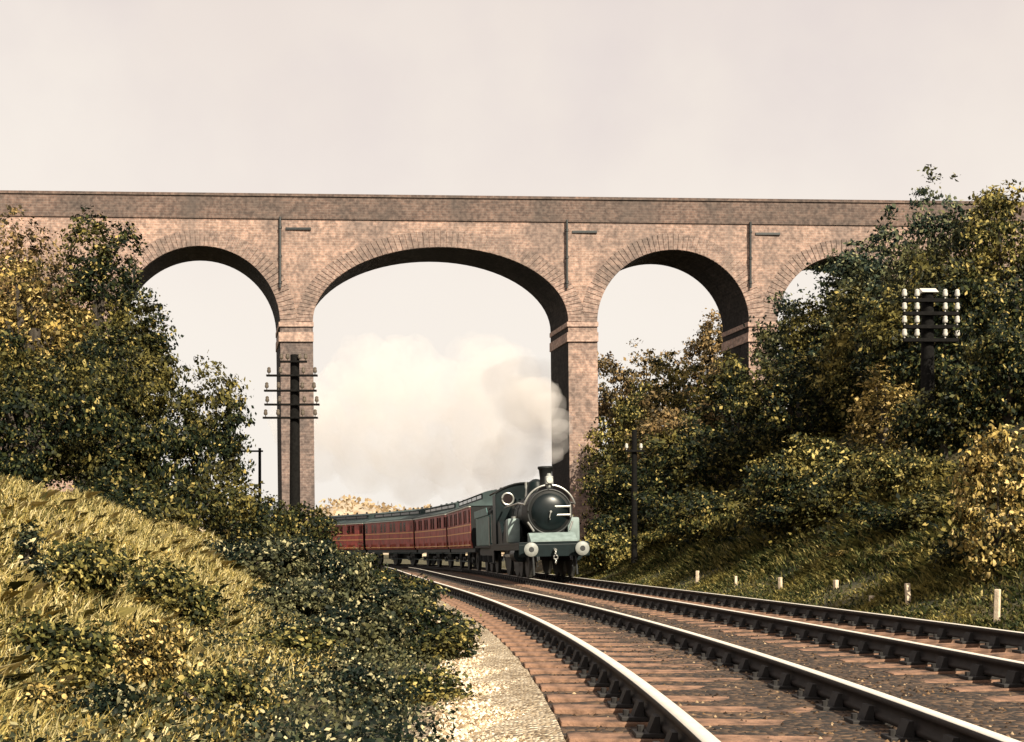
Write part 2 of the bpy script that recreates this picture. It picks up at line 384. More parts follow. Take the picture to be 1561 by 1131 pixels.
def stones(name, T, o0, o1, s0, s1, n, size, z, m, label, cat, dens=2.0):
    base = np.array([[1, 0, 0], [-1, 0, 0], [0, 1, 0], [0, -1, 0], [0, 0, 1], [0, 0, -1]], float)
    tri = np.array([[0, 2, 4], [2, 1, 4], [1, 3, 4], [3, 0, 4], [2, 0, 5], [1, 2, 5], [3, 1, 5], [0, 3, 5]])
    s = s0 + (s1 - s0) * rng.random(n) ** dens
    x, y, th = on(T, s, o0 + (o1 - o0) * rng.random(n))
    r = size * (.5 + rng.random(n))
    v = base[None] * (.6 + .6 * rng.random((n, 6, 1))) * r[:, None, None]
    a = rng.random(n) * 6.28; c, si = np.cos(a)[:, None], np.sin(a)[:, None]
    vx = v[:, :, 0] * c - v[:, :, 1] * si; vy = v[:, :, 0] * si + v[:, :, 1] * c
    v = np.stack([vx + x[:, None], vy + y[:, None], v[:, :, 2] * .8 + z + .25 * r[:, None]], 2)
    f = (tri[None] + 6 * np.arange(n)[:, None, None]).reshape(-1, 3)
    return struct(raw(name, v.reshape(-1, 3), f, m), 'stuff', label, cat)
M_stone_pale = leafmat('pale_chippings', [(0, (.12, .075, .04)), (.4, (.42, .31, .19)), (.8, (.7, .6, .45)), (1, (.8, .74, .62))], None, 1, 0, .9)
M_stone_dark = leafmat('brown_chippings', [(0, (.010, .008, .006)), (.6, (.05, .031, .02)), (.88, (.19, .115, .06)), (1, (.45, .33, .2))], None, 1, 0, .9)
stones('gravel', T1, -2.15, -1.36, 1, 34, 60000, .019, -.226, M_stone_pale, 'pale gravel strip lying left of the near track sleepers', 'gravel', 1.6)
stones('ballast', T1, -1.5, 5.6, 1, 34, 42000, .02, -.236, M_stone_dark, 'brown stone ballast between the sleepers of both tracks', 'ballast', 1.5)

# ------------------------------------------------------------------ railway tracks
SL_STEP = .58
def rail_mesh(T, off, zf, s0, s1, name, parent):
    # bullhead rail: dark web and foot with a cream head that paints in the sheen, two materials on one sweep
    prof = [(-.045, 0, 1), (.045, 0, 0), (.047, -.035, 0), (.011, -.05, 0), (.011, -.11, 0), (.036, -.125, 0), (.036, -.155, 0), (-.036, -.155, 0), (-.036, -.125, 0), (-.011, -.11, 0), (-.011, -.05, 0), (-.047, -.035, 0)]
    ss = np.arange(s0, s1, .3); k = len(prof)
    vs = []
    for dx, dz, _ in prof:
        x, y, th = on(T, ss, off + dx); vs.append(np.stack([x, y, np.full(len(ss), zf + dz)], 1))
    v = np.stack(vs, 1).reshape(-1, 3); i = np.arange(len(ss) * k).reshape(len(ss), k)
    j = np.roll(i, -1, 1)
    f = np.stack([i[:-1].ravel(), j[:-1].ravel(), j[1:].ravel(), i[1:].ravel()], 1)
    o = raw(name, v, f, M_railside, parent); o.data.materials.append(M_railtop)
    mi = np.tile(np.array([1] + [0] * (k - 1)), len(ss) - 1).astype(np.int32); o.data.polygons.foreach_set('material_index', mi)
    return o
def sleeper_proto():
    b = MB()
    b.box(-1.33, 1.33, -.115, .115, -.325, -.195, .012)
    b.build('sleeper', M_sleeper)
    s = bpy.data.objects['sleeper']
    for sd in (-1, 1):
        c = MB()
        c.box(sd * .75 - .19, sd * .75 + .19, -.085, .085, -.193, -.165, .006)
        for q in (-1, 1):
            x = sd * .75 + q * .075
            c.prismy([(x - .035, -.166), (x + .035, -.166), (x + (.03 if q < 0 else -.0), -.07), (x - (.03 if q > 0 else 0.0), -.07)], -.06, .06)
            c.cyl((sd * .75 + q * .15, 0, -.168), (sd * .75 + q * .15, 0, -.13), .022, n=8)
        c.build('rail_chair', M_chair, s)
    return s
PROTO = sleeper_proto()
first = [True]
def track(T, cant, label, s_end):
    t = thing('railway_track', label, 'railway track', (0, 0, 0))
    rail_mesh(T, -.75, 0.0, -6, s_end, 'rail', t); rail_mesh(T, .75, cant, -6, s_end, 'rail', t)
    roll = math.atan2(cant, 1.5)
    k = 0
    for s in np.arange(.6, s_end, SL_STEP):
        k += 1
        if k > 100: break
        if first[0]: o = PROTO; o.parent = t; first[0] = False
        else: o = copy_tree(PROTO, t)
        x, y, th = on(T, s + random.uniform(-.03, .03))
        o.location = (x, y, cant / 2 + random.uniform(-.006, .004)); o.rotation_euler = (0, -roll, -th + random.uniform(-.012, .012))
    return t
track(T1, CANT1, 'bright-railed track nearest the gravel path, empty and curving left', 66)
track(T2, CANT2, 'railway track under the steam train, beside the right bank', 100)

# ------------------------------------------------------------------ brick bridge
BY, BM = 52.0, .032
def BF(px, py, proud=0.0):
    t = (px - CX) / F; Y = BY / (1 - BM * t)
    return Vector((t * Y, Y - proud, CH + (YH - py) / F * Y))
DEP = Vector((-.777, 2.6, 0))
ptop = lambda px: 291.6 + (px - 33) * .01105
M_brick = brick('weathered_brick', (.45, .29, .225), (.33, .215, .165), (.46, .36, .3), (.17, .135, .12))
M_brick_par = brick('parapet_brick', (.19, .125, .10), (.135, .095, .08), (.21, .165, .14), (.09, .075, .067))
M_brick_ring = brick('arch_ring_brick', (.37, .25, .205), (.27, .185, .15), (.4, .32, .27), (.15, .12, .105))
M_soffit = brick('shaded_brick', (.045, .036, .032), (.03, .025, .023), (.05, .042, .038), (.016, .014, .013))  # near-black tone paints the shade on soffits and pier sides
M_impost = brick('pale_impost_brick', (.47, .32, .26), (.4, .27, .215), (.48, .38, .32), (.3, .215, .175), 1, .5)
M_brick_pier = brick('sooted_pier_brick', (.27, .19, .16), (.17, .125, .11), (.3, .24, .21), (.10, .085, .08), 1, .85)
bridge = thing('brick_bridge', 'tall weathered brick bridge crossing the railway cutting on four round arches', 'bridge', tuple(BF(452, 842)) )
BO = bridge.location.copy()
ARCH = [(305, 122, 494, 119), (671.5, 194.5, 490, 113), (1026, 115.5, 491, 110), (1286, 101, 492, 102)]   # centre, half width, spring, rise
SPR = 494
PIERS = [(-320, 183), (427, 477), (866, 910.5), (1141.5, 1185), (1387, 1760)]
def arch_y(a, px):
    c, hw, sp, ri = a
    t = min(1, abs(px - c) / hw)
    return sp - ri * math.sqrt(max(0, 1 - t * t))
def quadmesh(quads, name, m, parent, mats=None):
    bm = bmesh.new()
    for q in quads:
        bm.faces.new([bm.verts.new(Vector(p) - BO) for p in q[:4]]).material_index = q[4] if len(q) > 4 else 0
    bmesh.ops.remove_doubles(bm, verts=bm.verts, dist=.001)
    bmesh.ops.recalc_face_normals(bm, faces=bm.faces)
    me = bpy.data.meshes.new(name); bm.to_mesh(me); bm.free(); me.materials.append(m)
    for x in mats or []: me.materials.append(x)
    o = bpy.data.objects.new(name, me); COL.objects.link(o); o.parent = parent
    return o
def slab(px0, px1, py0, py1, name, m, proud, parent=bridge, back=True, step=60):
    n = max(1, int((px1 - px0) / step)); Q = []
    d = DEP + Vector((0, 2 * proud, 0)) if back else Vector((0, proud + .02, 0))
    y0 = py0 if callable(py0) else (lambda p: py0); y1 = py1 if callable(py1) else (lambda p: py1)
    xs = np.linspace(px0, px1, n + 1)
    for a, b in zip(xs, xs[1:]):
        A, B_, C, D = BF(a, y1(a), proud), BF(b, y1(b), proud), BF(b, y0(b), proud), BF(a, y0(a), proud)
        Q += [(A, B_, C, D), (A + d, B_ + d, C + d, D + d), (A, B_, B_ + d, A + d), (D, C, C + d, D + d)]
    for p in (xs[0], xs[-1]):
        A, D = BF(p, y1(p), proud), BF(p, y0(p), proud); Q.append((A, D, D + d, A + d))
    return quadmesh(Q, name, m, parent)
def bridge_build():
    # spandrel walls and soffits, from the parapet foot down to the springings
    cols = []
    edges = [-320]
    for a in ARCH: edges += list(a[0] + a[1] * np.sin(np.linspace(-math.pi / 2, math.pi / 2, 41)))
    edges += [1760]
    Q = []
    def low(p):
        for a in ARCH:
            if abs(p - a[0]) < a[1] + .01: return arch_y(a, p)
        return SPR
    for a, b in zip(edges, edges[1:]):
        if b - a < .01: continue
        mid = (a + b) / 2
        inside = any(abs(mid - q[0]) < q[1] for q in ARCH)
        la, lb = (low(a), low(b)) if inside else (SPR, SPR)
        pa, pb = ptop(a) + 37, ptop(b) + 37
        A, B_, C, D = BF(a, la), BF(b, lb), BF(b, pb), BF(a, pa)
        Q += [(A, B_, C, D), (A + DEP, B_ + DEP, C + DEP, D + DEP)]
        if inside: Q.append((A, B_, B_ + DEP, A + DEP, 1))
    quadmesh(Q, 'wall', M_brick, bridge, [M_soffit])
    for i, (a, b) in enumerate(PIERS):
        Q = []
        ysp = SPR
        lean = 4 if i in (1, 2) else 0
        ground_y = 875 if i in (1, 2) else 820
        A, B_, C, D = BF(a + lean, ground_y), BF(b + lean, ground_y), BF(b, ysp), BF(a, ysp)
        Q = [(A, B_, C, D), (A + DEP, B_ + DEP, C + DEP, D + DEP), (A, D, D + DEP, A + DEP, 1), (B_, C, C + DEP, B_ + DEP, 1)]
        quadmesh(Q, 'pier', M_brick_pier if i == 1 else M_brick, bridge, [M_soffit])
        if i in (1, 2, 3):
            for y0, y1, pr in ((491, 498, .07), (507, 521, .09)):
                slab(a - 1.5, b + 1.5, y0, y1, 'impost', M_impost, pr)
    slab(-320, 1760, lambda p: ptop(p) + 4, lambda p: ptop(p) + 38, 'parapet', M_brick_par, .06)
    slab(-320, 1760, lambda p: ptop(p), lambda p: ptop(p) + 4, 'coping', M_brick_par, .12)
    # rings of voussoirs, each course stepping proud of the wall
    for c, hw, sp, ri in ARCH:
        Q = []
        N = int(56 * (hw + ri) / 230)
        th = 25
        for k in range(N):
            t0 = math.pi * (k + .06) / N; t1 = math.pi * (k + .94) / N
            pr = .03 if k % 2 else .042
            P = [(c - (hw + e) * math.cos(t), sp - (ri + e) * math.sin(t)) for t, e in ((t0, .3), (t1, .3), (t1, th), (t0, th))]
            fr = [BF(x, y, pr) for x, y in P]; bk = [BF(x, y, -.02) for x, y in P]
            Q.append(tuple(fr))
            for j in range(4): Q.append((fr[j], fr[(j + 1) % 4], bk[(j + 1) % 4], bk[j]))
        quadmesh(Q, 'arch_ring', M_brick_ring, bridge)
    for px in (428, 864, 1143):
        b = MB()
        p0 = BF(px, ptop(px) + 36, .14) - BO; p1 = BF(px, 440, .14) - BO
        b.cyl(p0, p1, .06, n=10)
        for t in (.15, .55, .92):
            q = p0.lerp(p1, t); b.cyl(q + Vector((0, 0, .06)), q - Vector((0, 0, .06)), .085, n=10)
        b.build('drainpipe', M_iron, bridge)
        b = MB()
        q = BF(px + 27, ptop(px) + 53, .03) - BO
        b.box(q.x - .62, q.x + .62, q.y - .04, q.y + .1, q.z - .06, q.z + .06, .01)
        b.build('tie_bar', M_iron, bridge)
bridge_build()

# ------------------------------------------------------------------ train
def place_on(T, s_front, length, cant):
    x0, y0, _ = on(T, s_front); x1, y1, _ = on(T, s_front + length)
    yaw = math.atan2(y0 - y1, x0 - x1)
    return (x0, y0, cant / 2), (math.atan2(cant, 1.5), 0, yaw)
def s_at(T, Y): return float(np.interp(Y, T[2][:1300], T[0][:1300]))
def wheel(parent, x, y, r, m=M_iron, spokes=12):
    sd = 1 if y > 0 else -1
    b = MB()
    b.lathe([(-.06, r * .86), (-.06, r * .98), (-.045, r), (.05, r), (.07, r * 1.03), (.08, r * 1.03), (.08, r * .86)], (x, y, r), (0, -sd, 0), 28)
    b.cyl((x, y + sd * .07, r), (x, y - sd * .07, r), r * .2, n=16)
    for k in range(spokes):
        a = 2 * math.pi * k / spokes
        b.cyl((x, y, r), (x + math.cos(a) * r * .88, y, r + math.sin(a) * r * .88), .035, .03, n=6)
    return b.build('wheel', m, parent, True)
S_LOCO = s_at(T2, 35.6)
def loco():
    loc, rot = place_on(T2, S_LOCO, 8.5, CANT2)
    t = thing('steam_locomotive', 'dark green steam locomotive at the head of the train, front facing the camera', 'locomotive', loc, rot)
    # x forward, y left of the engine, z up; buffer beam front at x = 0
    MB().box(-8.6, -.05, -1.2, 1.2, 1.16, 1.24, .01).box(-8.6, -.1, -1.2, -1.16, .98, 1.16).box(-8.6, -.1, 1.16, 1.2, .98, 1.16).build('running_plate', M_green, t)
    b = MB().prismy([(-.02, 1.245), (-.02, 1.30), (-.5, 1.56), (-.74, 1.56), (-.74, 1.245)], -.80, .80); b.build('front_platform', M_pale, t)  # sloped to catch the light, with a lit tone painted on
    MB().box(-.06, .0, -1.22, 1.22, .74, 1.16, .015).build('buffer_beam', M_green, t)
    for sd in (-1, 1):
        b = MB().lathe([(0, .17), (.04, .17), (.06, .13), (.3, .12)], (0, sd * .87, .99), (1, 0, 0), 20)
        bo = b.build('buffer', M_black, t, True)
        MB().lathe([(.28, .06), (.43, .06), (.44, .235), (.47, .24), (.5, .2), (.515, .09), (.515, .0)], (0, sd * .87, .99), (1, 0, 0), 28).build('buffer_head', M_lamp, bo, True)
        MB().cyl((.505, sd * .87, .99), (.522, sd * .87, .99), .10, .085, 18).build('buffer_centre', M_iron, bo, True)
        MB().cyl((.05, sd * .55, .62), (.0, sd * .55, .74), .035, n=8).tube([(0, sd * .6, .74), (.06, sd * .6, .6), (.02, sd * .6, .4)], .03).build('brake_hose', M_iron, t)
    b = MB().cyl((0, 0, .98), (.22, 0, .96), .05, n=10)
    for k in range(3): b.torus((.2, 0, .86 - .15 * k), (1, 0, 0) if k % 2 else (0, 1, 0), .07, .022, 14, 6)
    b.build('coupling', M_bright, t)
    # frames and guard irons
    for sd in (-1, 1):
        MB().box(-8.4, -.1, sd * .62 - .02, sd * .62 + .02, .55, 1.15).build('frame', M_black, t)
        MB().tube([(-.15, sd * .74, 1.0), (.05, sd * .74, .5), (.12, sd * .74, .12)], .035).build('guard_iron', M_iron, t)
    # smokebox and boiler
    zc = 2.28
    MB().lathe([(-2.05, .80), (-.82, .80), (-.78, .80), (-.76, .77)], (0, 0, zc), (1, 0, 0), 40).build('smokebox', M_black, t, True)
    MB().torus((-.77, 0, zc), (1, 0, 0), .765, .035, 48, 8).build('smokebox_ring', M_iron, t, True)
    d = MB().lathe([(-.77, .64), (-.74, .64), (-.70, .60), (-.64, .45), (-.60, .25), (-.59, .0)], (0, 0, zc), (1, 0, 0), 40).build('smokebox_door', mat('smokebox_paint', (.004, .008, .009), .32, 0, .3, 3, spec=.3), t, True)
    for dz in (.17, -.12):
        MB().box(-.665, -.60, .02, .70, zc + dz - .03, zc + dz + .03, .01).build('hinge_strap', M_bright, d)
    MB().cyl((-.66, .71, zc - .2), (-.66, .71, zc + .25), .03, n=10).build('hinge_pin', M_bright, d)
    b = MB().cyl((-.6, 0, zc), (-.5, 0, zc), .04, n=10).tube([(-.52, 0, zc), (-.52, -.05, zc - .2), (-.52, -.03, zc - .27)], .022)
    b.build('door_handle', M_bright, d)
    MB().prism([(-.62, 1.24), (.62, 1.24), (.5, 1.6), (.45, 1.75), (-.45, 1.75), (-.5, 1.6)], -2.0, -.8).build('saddle', M_black, t)
    b = MB().lathe([(-6.3, .72), (-2.06, .72)], (0, 0, zc), (1, 0, 0), 40)
    bo = b.build('boiler', M_green, t, True)
    for x in (-2.5, -3.6, -4.8): MB().torus((x, 0, zc), (1, 0, 0), .722, .018, 44, 6).build('boiler_band', M_black, bo)
    MB().lathe([(0, .36), (.12, .26), (.25, .22), (.5, .205), (.78, .235), (.83, .275), (.9, .27), (.9, .19)], (-1.42, 0, zc + .72), (0, 0, 1), 30).build('chimney', M_black, t, True)
    MB().lathe([(0, .44), (.12, .36), (.42, .34), (.6, .27), (.7, .12), (.72, 0)], (-3.6, 0, zc + .62), (0, 0, 1), 30).build('dome', M_green, t, True)
    MB().cyl((-5.5, 0, zc + .65), (-5.5, 0, zc + 1.1), .16, .12, 16).cyl((-5.5, .09, zc + 1.1), (-5.5, .09, zc + 1.35), .05, n=10).cyl((-5.5, -.09, zc + 1.1), (-5.5, -.09, zc + 1.35), .05, n=10).build('safety_valve', M_bright, t)
    # arched handrail round the smokebox front, running back along the boiler
    pts = [(-6.1, -.88, zc + .38), (-2.2, -.88, zc + .38)] + [(-.72, -.92 * math.cos(a), zc + .93 * math.sin(a)) for a in np.linspace(.30, math.pi - .30, 22)] + [(-2.2, .88, zc + .38), (-6.1, .88, zc + .38)]
    MB().tube(pts, .034, 8).build('handrail', M_bright, t, True)
    # two small stays from smokebox foot to platform
    for sd in (-1, 1): MB().tube([(-.7, sd * .78, zc - .35), (-.45, sd * .62, 1.62)], .035).build('smokebox_stay', M_bright, t)
    # headlamp on the bracket over the door
    lp = MB().cyl((-.7, 0, zc + .84), (-.7, 0, zc + 1.0), .05, n=8).box(-.84, -.6, -.13, .13, zc + .95, zc + 1.23, .03).cyl((-.72, 0, zc + 1.23), (-.72, 0, zc + 1.33), .09, .06, 12).build('headlamp', M_lamp, t)
    MB().lathe([(0, .1), (.05, .11), (.06, .0)], (-.62, 0, zc + 1.09), (1, 0, 0), 18).build('lens', M_white, lp, True)
    # splashers and sandboxes either side
    for sd in (-1, 1):
        for cx, r in ((-3.5, 1.12), (-5.9, 1.12)):
            poly = [(cx - r, 1.24)] + [(cx + r * math.cos(a), 1.0 + r * math.sin(a)) for a in np.linspace(math.pi - .22, .22, 16)] + [(cx + r, 1.24)]
            y0, y1 = (.74, 1.16) if sd > 0 else (-1.16, -.74)
            MB().prismy(poly, y0, y1).build('splasher', M_green, t)
        y0, y1 = (.86, 1.19) if sd > 0 else (-1.19, -.86)
        MB().box(-2.6, -2.05, y0 - (.12 if sd < 0 else 0), y1 + (.12 if sd > 0 else 0), 1.245, 2.12, .08).build('sandbox', M_pale, t, True)
        MB().cyl((-2.3, sd * 1.05, 2.12), (-2.3, sd * 1.05, 2.2), .08, n=12).build('sandbox_lid', M_bright, t)
        for x in (-.95, -2.5): wheel(t, x, sd * .75, .5, spokes=9)
        for x in (-3.5, -5.9): wheel(t, x, sd * .75, .98, spokes=16)
        MB().box(-6.0, -3.4, sd * .93 - .03, sd * .93 + .03, .72, .82, .01).cyl((-3.5, sd * .84, .77), (-3.5, sd * 1.0, .77), .07, n=10).cyl((-5.9, sd * .84, .77), (-5.9, sd * 1.0, .77), .07, n=10).build('coupling_rod', M_bright, t)
        # cylinder and steps
        MB().cyl((-2.3, sd * .98, .82), (-1.2, sd * .98, .82), .26, n=18).build('cylinder', M_green, t, True)
        MB().box(-7.9, -7.5, sd * 1.18 - .02, sd * 1.18 + .02, .45, 1.1).box(-7.95, -7.45, sd * 1.22 - .12, sd * 1.22 + .12, .45, .48).build('footstep', M_iron, t)
    # cab: spectacle plate with two round windows, side sheets, curved roof
    roofp = [(1.27 * math.sin(a) / math.sin(.62) * 1.0, 3.28 + (math.cos(a) - math.cos(.62)) * 2.15) for a in np.linspace(-.62, .62, 13)]
    cabp = [(-1.2, 1.24)] + [(y * .94, z - .03) for y, z in roofp] + [(1.2, 1.24)]
    cab = MB().prism(cabp, -6.42, -6.3).build('cab', M_green, t)
    for sd in (-1, 1):
        MB().torus((-6.28, sd * .72, 3.02), (1, 0, 0), .23, .04, 26, 8).build('window_ring', M_bright, cab, True)
        MB().cyl((-6.29, sd * .72, 3.02), (-6.275, sd * .72, 3.02), .22, n=24).build('window_glass', M_glass, cab)
        y = sd * 1.2
        MB().prismy([(-6.3, 1.24), (-7.7, 1.24), (-7.7, 2.2), (-7.35, 2.25), (-7.2, 2.6), (-7.2, 3.2), (-6.3, 3.2)], y - .02, y + .02).build('side_sheet', M_green, cab)
        MB().tube([(-7.68, sd * 1.23, 1.3), (-7.68, sd * 1.23, 2.5)], .022).build('cab_handrail', M_bright, cab)
    outer = roofp; inner = [(y * .97, z - .05) for y, z in roofp]
    MB().prism(outer + inner[::-1], -8.0, -6.2).build('cab_roof', M_black, cab, True)
    # footplate floor and backhead
    MB().box(-7.0, -6.42, -.6, .6, 1.24, 2.7, .05).build('backhead', M_black, cab)
    return t
loco()
def tender():
    loc, rot = place_on(T2, S_LOCO + 8.75, 5.9, CANT2)
    t = thing('locomotive_tender', 'coal tender with a lit green tone painted in, coupled between the locomotive and the first crimson carriage', 'tender', loc, rot)
    MB().box(-5.9, 0, -1.2, 1.2, 1.1, 1.2, .01).build('footplate', M_black, t)
    tk = MB().box(-5.7, -.35, -1.16, 1.16, 1.2, 2.5, .04).build('tank', M_teal, t)
    for sd in (-1, 1):
        MB().prismy([(-.3, 2.5), (-5.6, 2.5), (-5.6, 2.82), (-.8, 2.82)], sd * 1.22 - .015, sd * 1.22 + .015).build('coping_rail', M_teal, tk)
        MB().box(-5.5, -.3, sd * .98 - .03, sd * .98 + .03, .55, 1.1).build('outside_frame', M_iron, t)
        MB().tube([(-.25, sd * 1.18, 1.2), (-.25, sd * 1.18, 2.4)], .025).build('grab_rail', M_bright, t)
        for x in (-.95, -2.85, -4.75): wheel(t, x, sd * .75, .6, spokes=10)
        for x in (-.95, -2.85, -4.75): MB().box(x - .13, x + .13, sd * 1.0, sd * 1.16, .5, .75, .02).build('axlebox', M_iron, t)
    # coal heap: lumpy surface
    bm = MB(); n = 140
    for k in range(n):
        x = random.uniform(-4.9, -.7); y = random.uniform(-1, 1) * .95
        z = 2.5 + .42 * (1 - (y / 1.1) ** 2) * random.uniform(.3, 1); r = random.uniform(.1, .2)
        q = bmesh.ops.create_icosphere(bm.bm, subdivisions=1, radius=r)
        for v in q['verts']: v.co = Vector((x, y, z)) + v.co * random.uniform(.75, 1.25)
    bm.build('coal', M_black, t)
    MB().box(-5.65, -5.2, -.9, .9, 2.5, 2.75, .03).build('water_filler', M_iron, tk)
    return t
tender()

CL, PITCH = 9.9, 10.55
def coach():
    t = thing('railway_carriage', '', 'carriage')
    hw = 1.33
    prof = [(-hw + .08, 1.12), (-hw, 1.5), (-hw, 3.16), (hw, 3.16), (hw, 1.5), (hw - .08, 1.12)]
    body = MB().prism(prof, -CL, 0).build('body', M_maroon, t)
    rp = [(-hw - .07, 3.15), (-hw - .05, 3.22)] + [(y, 3.22 + .32 * (1 - (y / (hw + .05)) ** 2)) for y in np.linspace(-hw, hw, 15)] + [(hw + .05, 3.22), (hw + .07, 3.15)]
    rf = MB().prism(rp, -CL - .06, .06).build('roof', M_roof, t, True)
    cp = [(-.66, 3.3), (-.66, 3.72)] + [(y, 3.76 + .16 * (1 - (y / .74) ** 2)) for y in np.linspace(-.74, .74, 9)] + [(.66, 3.72), (.66, 3.3)]
    cl = MB().prism(cp, -CL + .25, -.25).build('clerestory', M_roof, t, True)
    for sd in (-1, 1):
        g = MB().box(-CL + .5, -.5, sd * .672 - .012, sd * .672 + .012, 3.55, 3.7).build('clerestory_glazing', M_glass, cl)
        for x in np.arange(-CL + .5, -.4, 1.78):
            MB().box(x - .07, x + .07, sd * .68 - .012, sd * .68 + .014, 3.54, 3.71).build('mullion', M_roof, cl)
    b = MB()
    for x in np.arange(-CL + .9, -.3, 1.63):
        b.cyl((x, .35, 3.85), (x, .35, 4.06), .09, .07, 10)
    b.build('ventilator', M_iron, cl)
    white = mat('cornice_white', (.55, .56, .5), .6, 0, .15, 4)
    for sd in (-1, 1):
        MB().box(-CL - .04, .04, sd * (hw + .02) - .05, sd * (hw + .02) + .05, 3.10, 3.16).build('cornice', white, t)
        for z in (1.27, 1.88, 2.26): MB().box(-CL + .02, -.02, sd * hw - .012, sd * hw + .022, z - .028, z + .028).build('lining', M_lining, body)
        MB().box(-CL + .1, -.1, sd * (hw + .12) - .12, sd * (hw + .12) + .12, .86, .9).box(-CL + .2, -.2, sd * (hw + .1) - .1, sd * (hw + .1) + .1, .46, .49).build('footboard', M_roof, t)
        MB().box(-CL, 0, sd * 1.1 - .04, sd * 1.1 + .04, .92, 1.12).build('solebar', M_iron, t)
        # five compartments: a door with a drop light between two fixed lights
        n = 5; w = CL / n
        for k in range(n):
            x = -w * (k + .5)
            dr = MB().box(x - .33, x + .33, sd * hw - .01, sd * hw + .03, 1.2, 3.08, .008).build('door', M_maroon, t)
            MB().box(x - .26, x + .26, sd * hw + .02, sd * hw + .045, 2.34, 3.0).build('window', M_glass, dr)
            fr = MB()
            for q in (-.28, .28): fr.box(x + q - .03, x + q + .03, sd * hw + .02, sd * hw + .06, 2.3, 3.03)
            fr.box(x - .25, x + .25, sd * hw + .02, sd * hw + .06, 2.98, 3.03).build('window_frame', M_frame, dr)
            MB().box(x + .22, x + .3, sd * hw + .03, sd * hw + .08, 2.02, 2.08).build('handle', M_bright, dr)
            for q in (-.66, .66):
                wn = MB().box(x + q - .21, x + q + .21, sd * hw + .0, sd * hw + .03, 2.36, 2.98).build('window', M_glass, t)
                fr = MB()
                for e in (-.23, .23): fr.box(x + q + e - .025, x + q + e + .025, sd * hw + .0, sd * hw + .05, 2.32, 3.02)
                fr.build('window_frame', M_frame, wn)
        for x in (-1.6, -CL / 2, -CL + 1.6):
            wheel(t, x, sd * .75, .5, spokes=8)
            MB().box(x - .5, x + .5, sd * 1.0 - .03, sd * 1.0 + .03, .55, .66).box(x - .14, x + .14, sd * 1.0 - .08, sd * 1.0 + .08, .38, .62, .02).build('axlebox', M_iron, t)
        for xe, dx in ((0, 1), (-CL, -1)):
            MB().cyl((xe, sd * .87, 1.0), (xe + dx * .24, sd * .87, 1.0), .07, n=10).cyl((xe + dx * .24, sd * .87, 1.0), (xe + dx * .28, sd * .87, 1.0), .2, n=16).build('buffer', M_iron, t)
    for xe, d in ((0, .015), (-CL, -.015)):
        MB().prism([(y * .985, z) for y, z in prof], min(xe, xe + d), max(xe, xe + d)).build('end_panel', M_black, t)
    MB().box(-CL + .05, -.05, -1.05, 1.05, .9, 1.1).box(-7.2, -3, -.5, .5, .45, .9, .05).build('underframe', M_black, t)
    return t
cl_lab = ['crimson carriage with clerestory roof coupled directly behind the green tender',
          'crimson carriage second behind the tender, between two other carriages',
          'crimson carriage in the middle of the train, third behind the tender',
          'crimson carriage fourth behind the tender, partly behind dark bushes',
          'farthest crimson carriage, at the tail where the bushes hide the train']
C0 = coach(); S_C = S_LOCO + 8.75 + 5.9 + .62
for k, lab in enumerate(cl_lab):
    c = C0 if k == 0 else copy_tree(C0)
    loc, rot = place_on(T2, S_C + k * PITCH, CL, CANT2)
    c.location = loc; c.rotation_euler = rot
    tag(c, lab, 'carriage', 'crimson carriages of the train')

# ------------------------------------------------------------------ telegraph poles
def pole(label, px, py, Y, rad, arms, ins, group='telegraph poles', inmat=M_white, cap=False, armr=.05):
    p = at(px, py, Y); zb = float(ground(p.x, p.y)) - .3
    t = thing('telegraph_pole', label, 'telegraph pole', (p.x, p.y, zb), (0, 0, R(random.uniform(-3, 3))), group)
    H = p.z - zb
    po = MB().cyl((0, 0, 0), (0, 0, H), rad * 1.15, rad * .9, 14).build('pole', M_wood, t, True)
    if cap: MB().prism([(-.2, H + .0), (.2, H + .0), (0, H + .14)], -.2, .2).build('pole_cap', M_white, t)
    for (dz, half, offx) in arms:
        z = H - dz
        ar = MB().box(-half + offx, half + offx, -rad - .09, -rad + .01, z - armr, z + armr, .01).build('crossarm', M_wood, t)
        for u in ins:
            x = u * half + offx
            if abs(x) < rad + .03: continue
            MB().cyl((x, -rad - .04, z + armr - .01), (x, -rad - .04, z + armr + .1), .016, n=6).lathe([(0, .05), (.05, .065), (.1, .05), (.14, .055), (.17, .03), (.18, 0)], (x, -rad - .04, z + armr + .06), (0, 0, 1), 12).build('insulator', inmat, ar, True)
    return t
k = 1 / (F / 33)
pole('thick dark telegraph pole with five thin crossarms before the left bridge pier', 449.5, 541, 33, .155,
     [(12 * k, .42, 0), (33 * k, .80, -.05), (56 * k, .82, -.1), (77 * k, .86, -.05), (97 * k, .86, -.1)], (-.9, -.45, .45, .9), inmat=mat('brown_insulator', (.1, .08, .06), .3), armr=.03)
k = 1 / (F / 26)
pole('telegraph pole with four rows of white insulators among the right-hand trees', 1414, 448, 26, .16,
     [(13 * k, .68, 0), (33 * k, .68, 0), (53 * k, .68, 0), (73 * k, .68, 0)], (-.96, -.50, .52, .96), cap=True, armr=.045)
k = 1 / (F / 38.5)
pole('small pole with a single pair of white insulators right of the loco', 967, 655, 38.5, .105, [(33 * k, .36, 0)], (-.85, .62), armr=.04)
k = 1 / (F / 62)
pole('thin distant telegraph pole seen through the left arch, above dark bushes', 396, 683, 62, .09, [(5 * k, .62, -.4)], (-.8, .8), armr=.05)

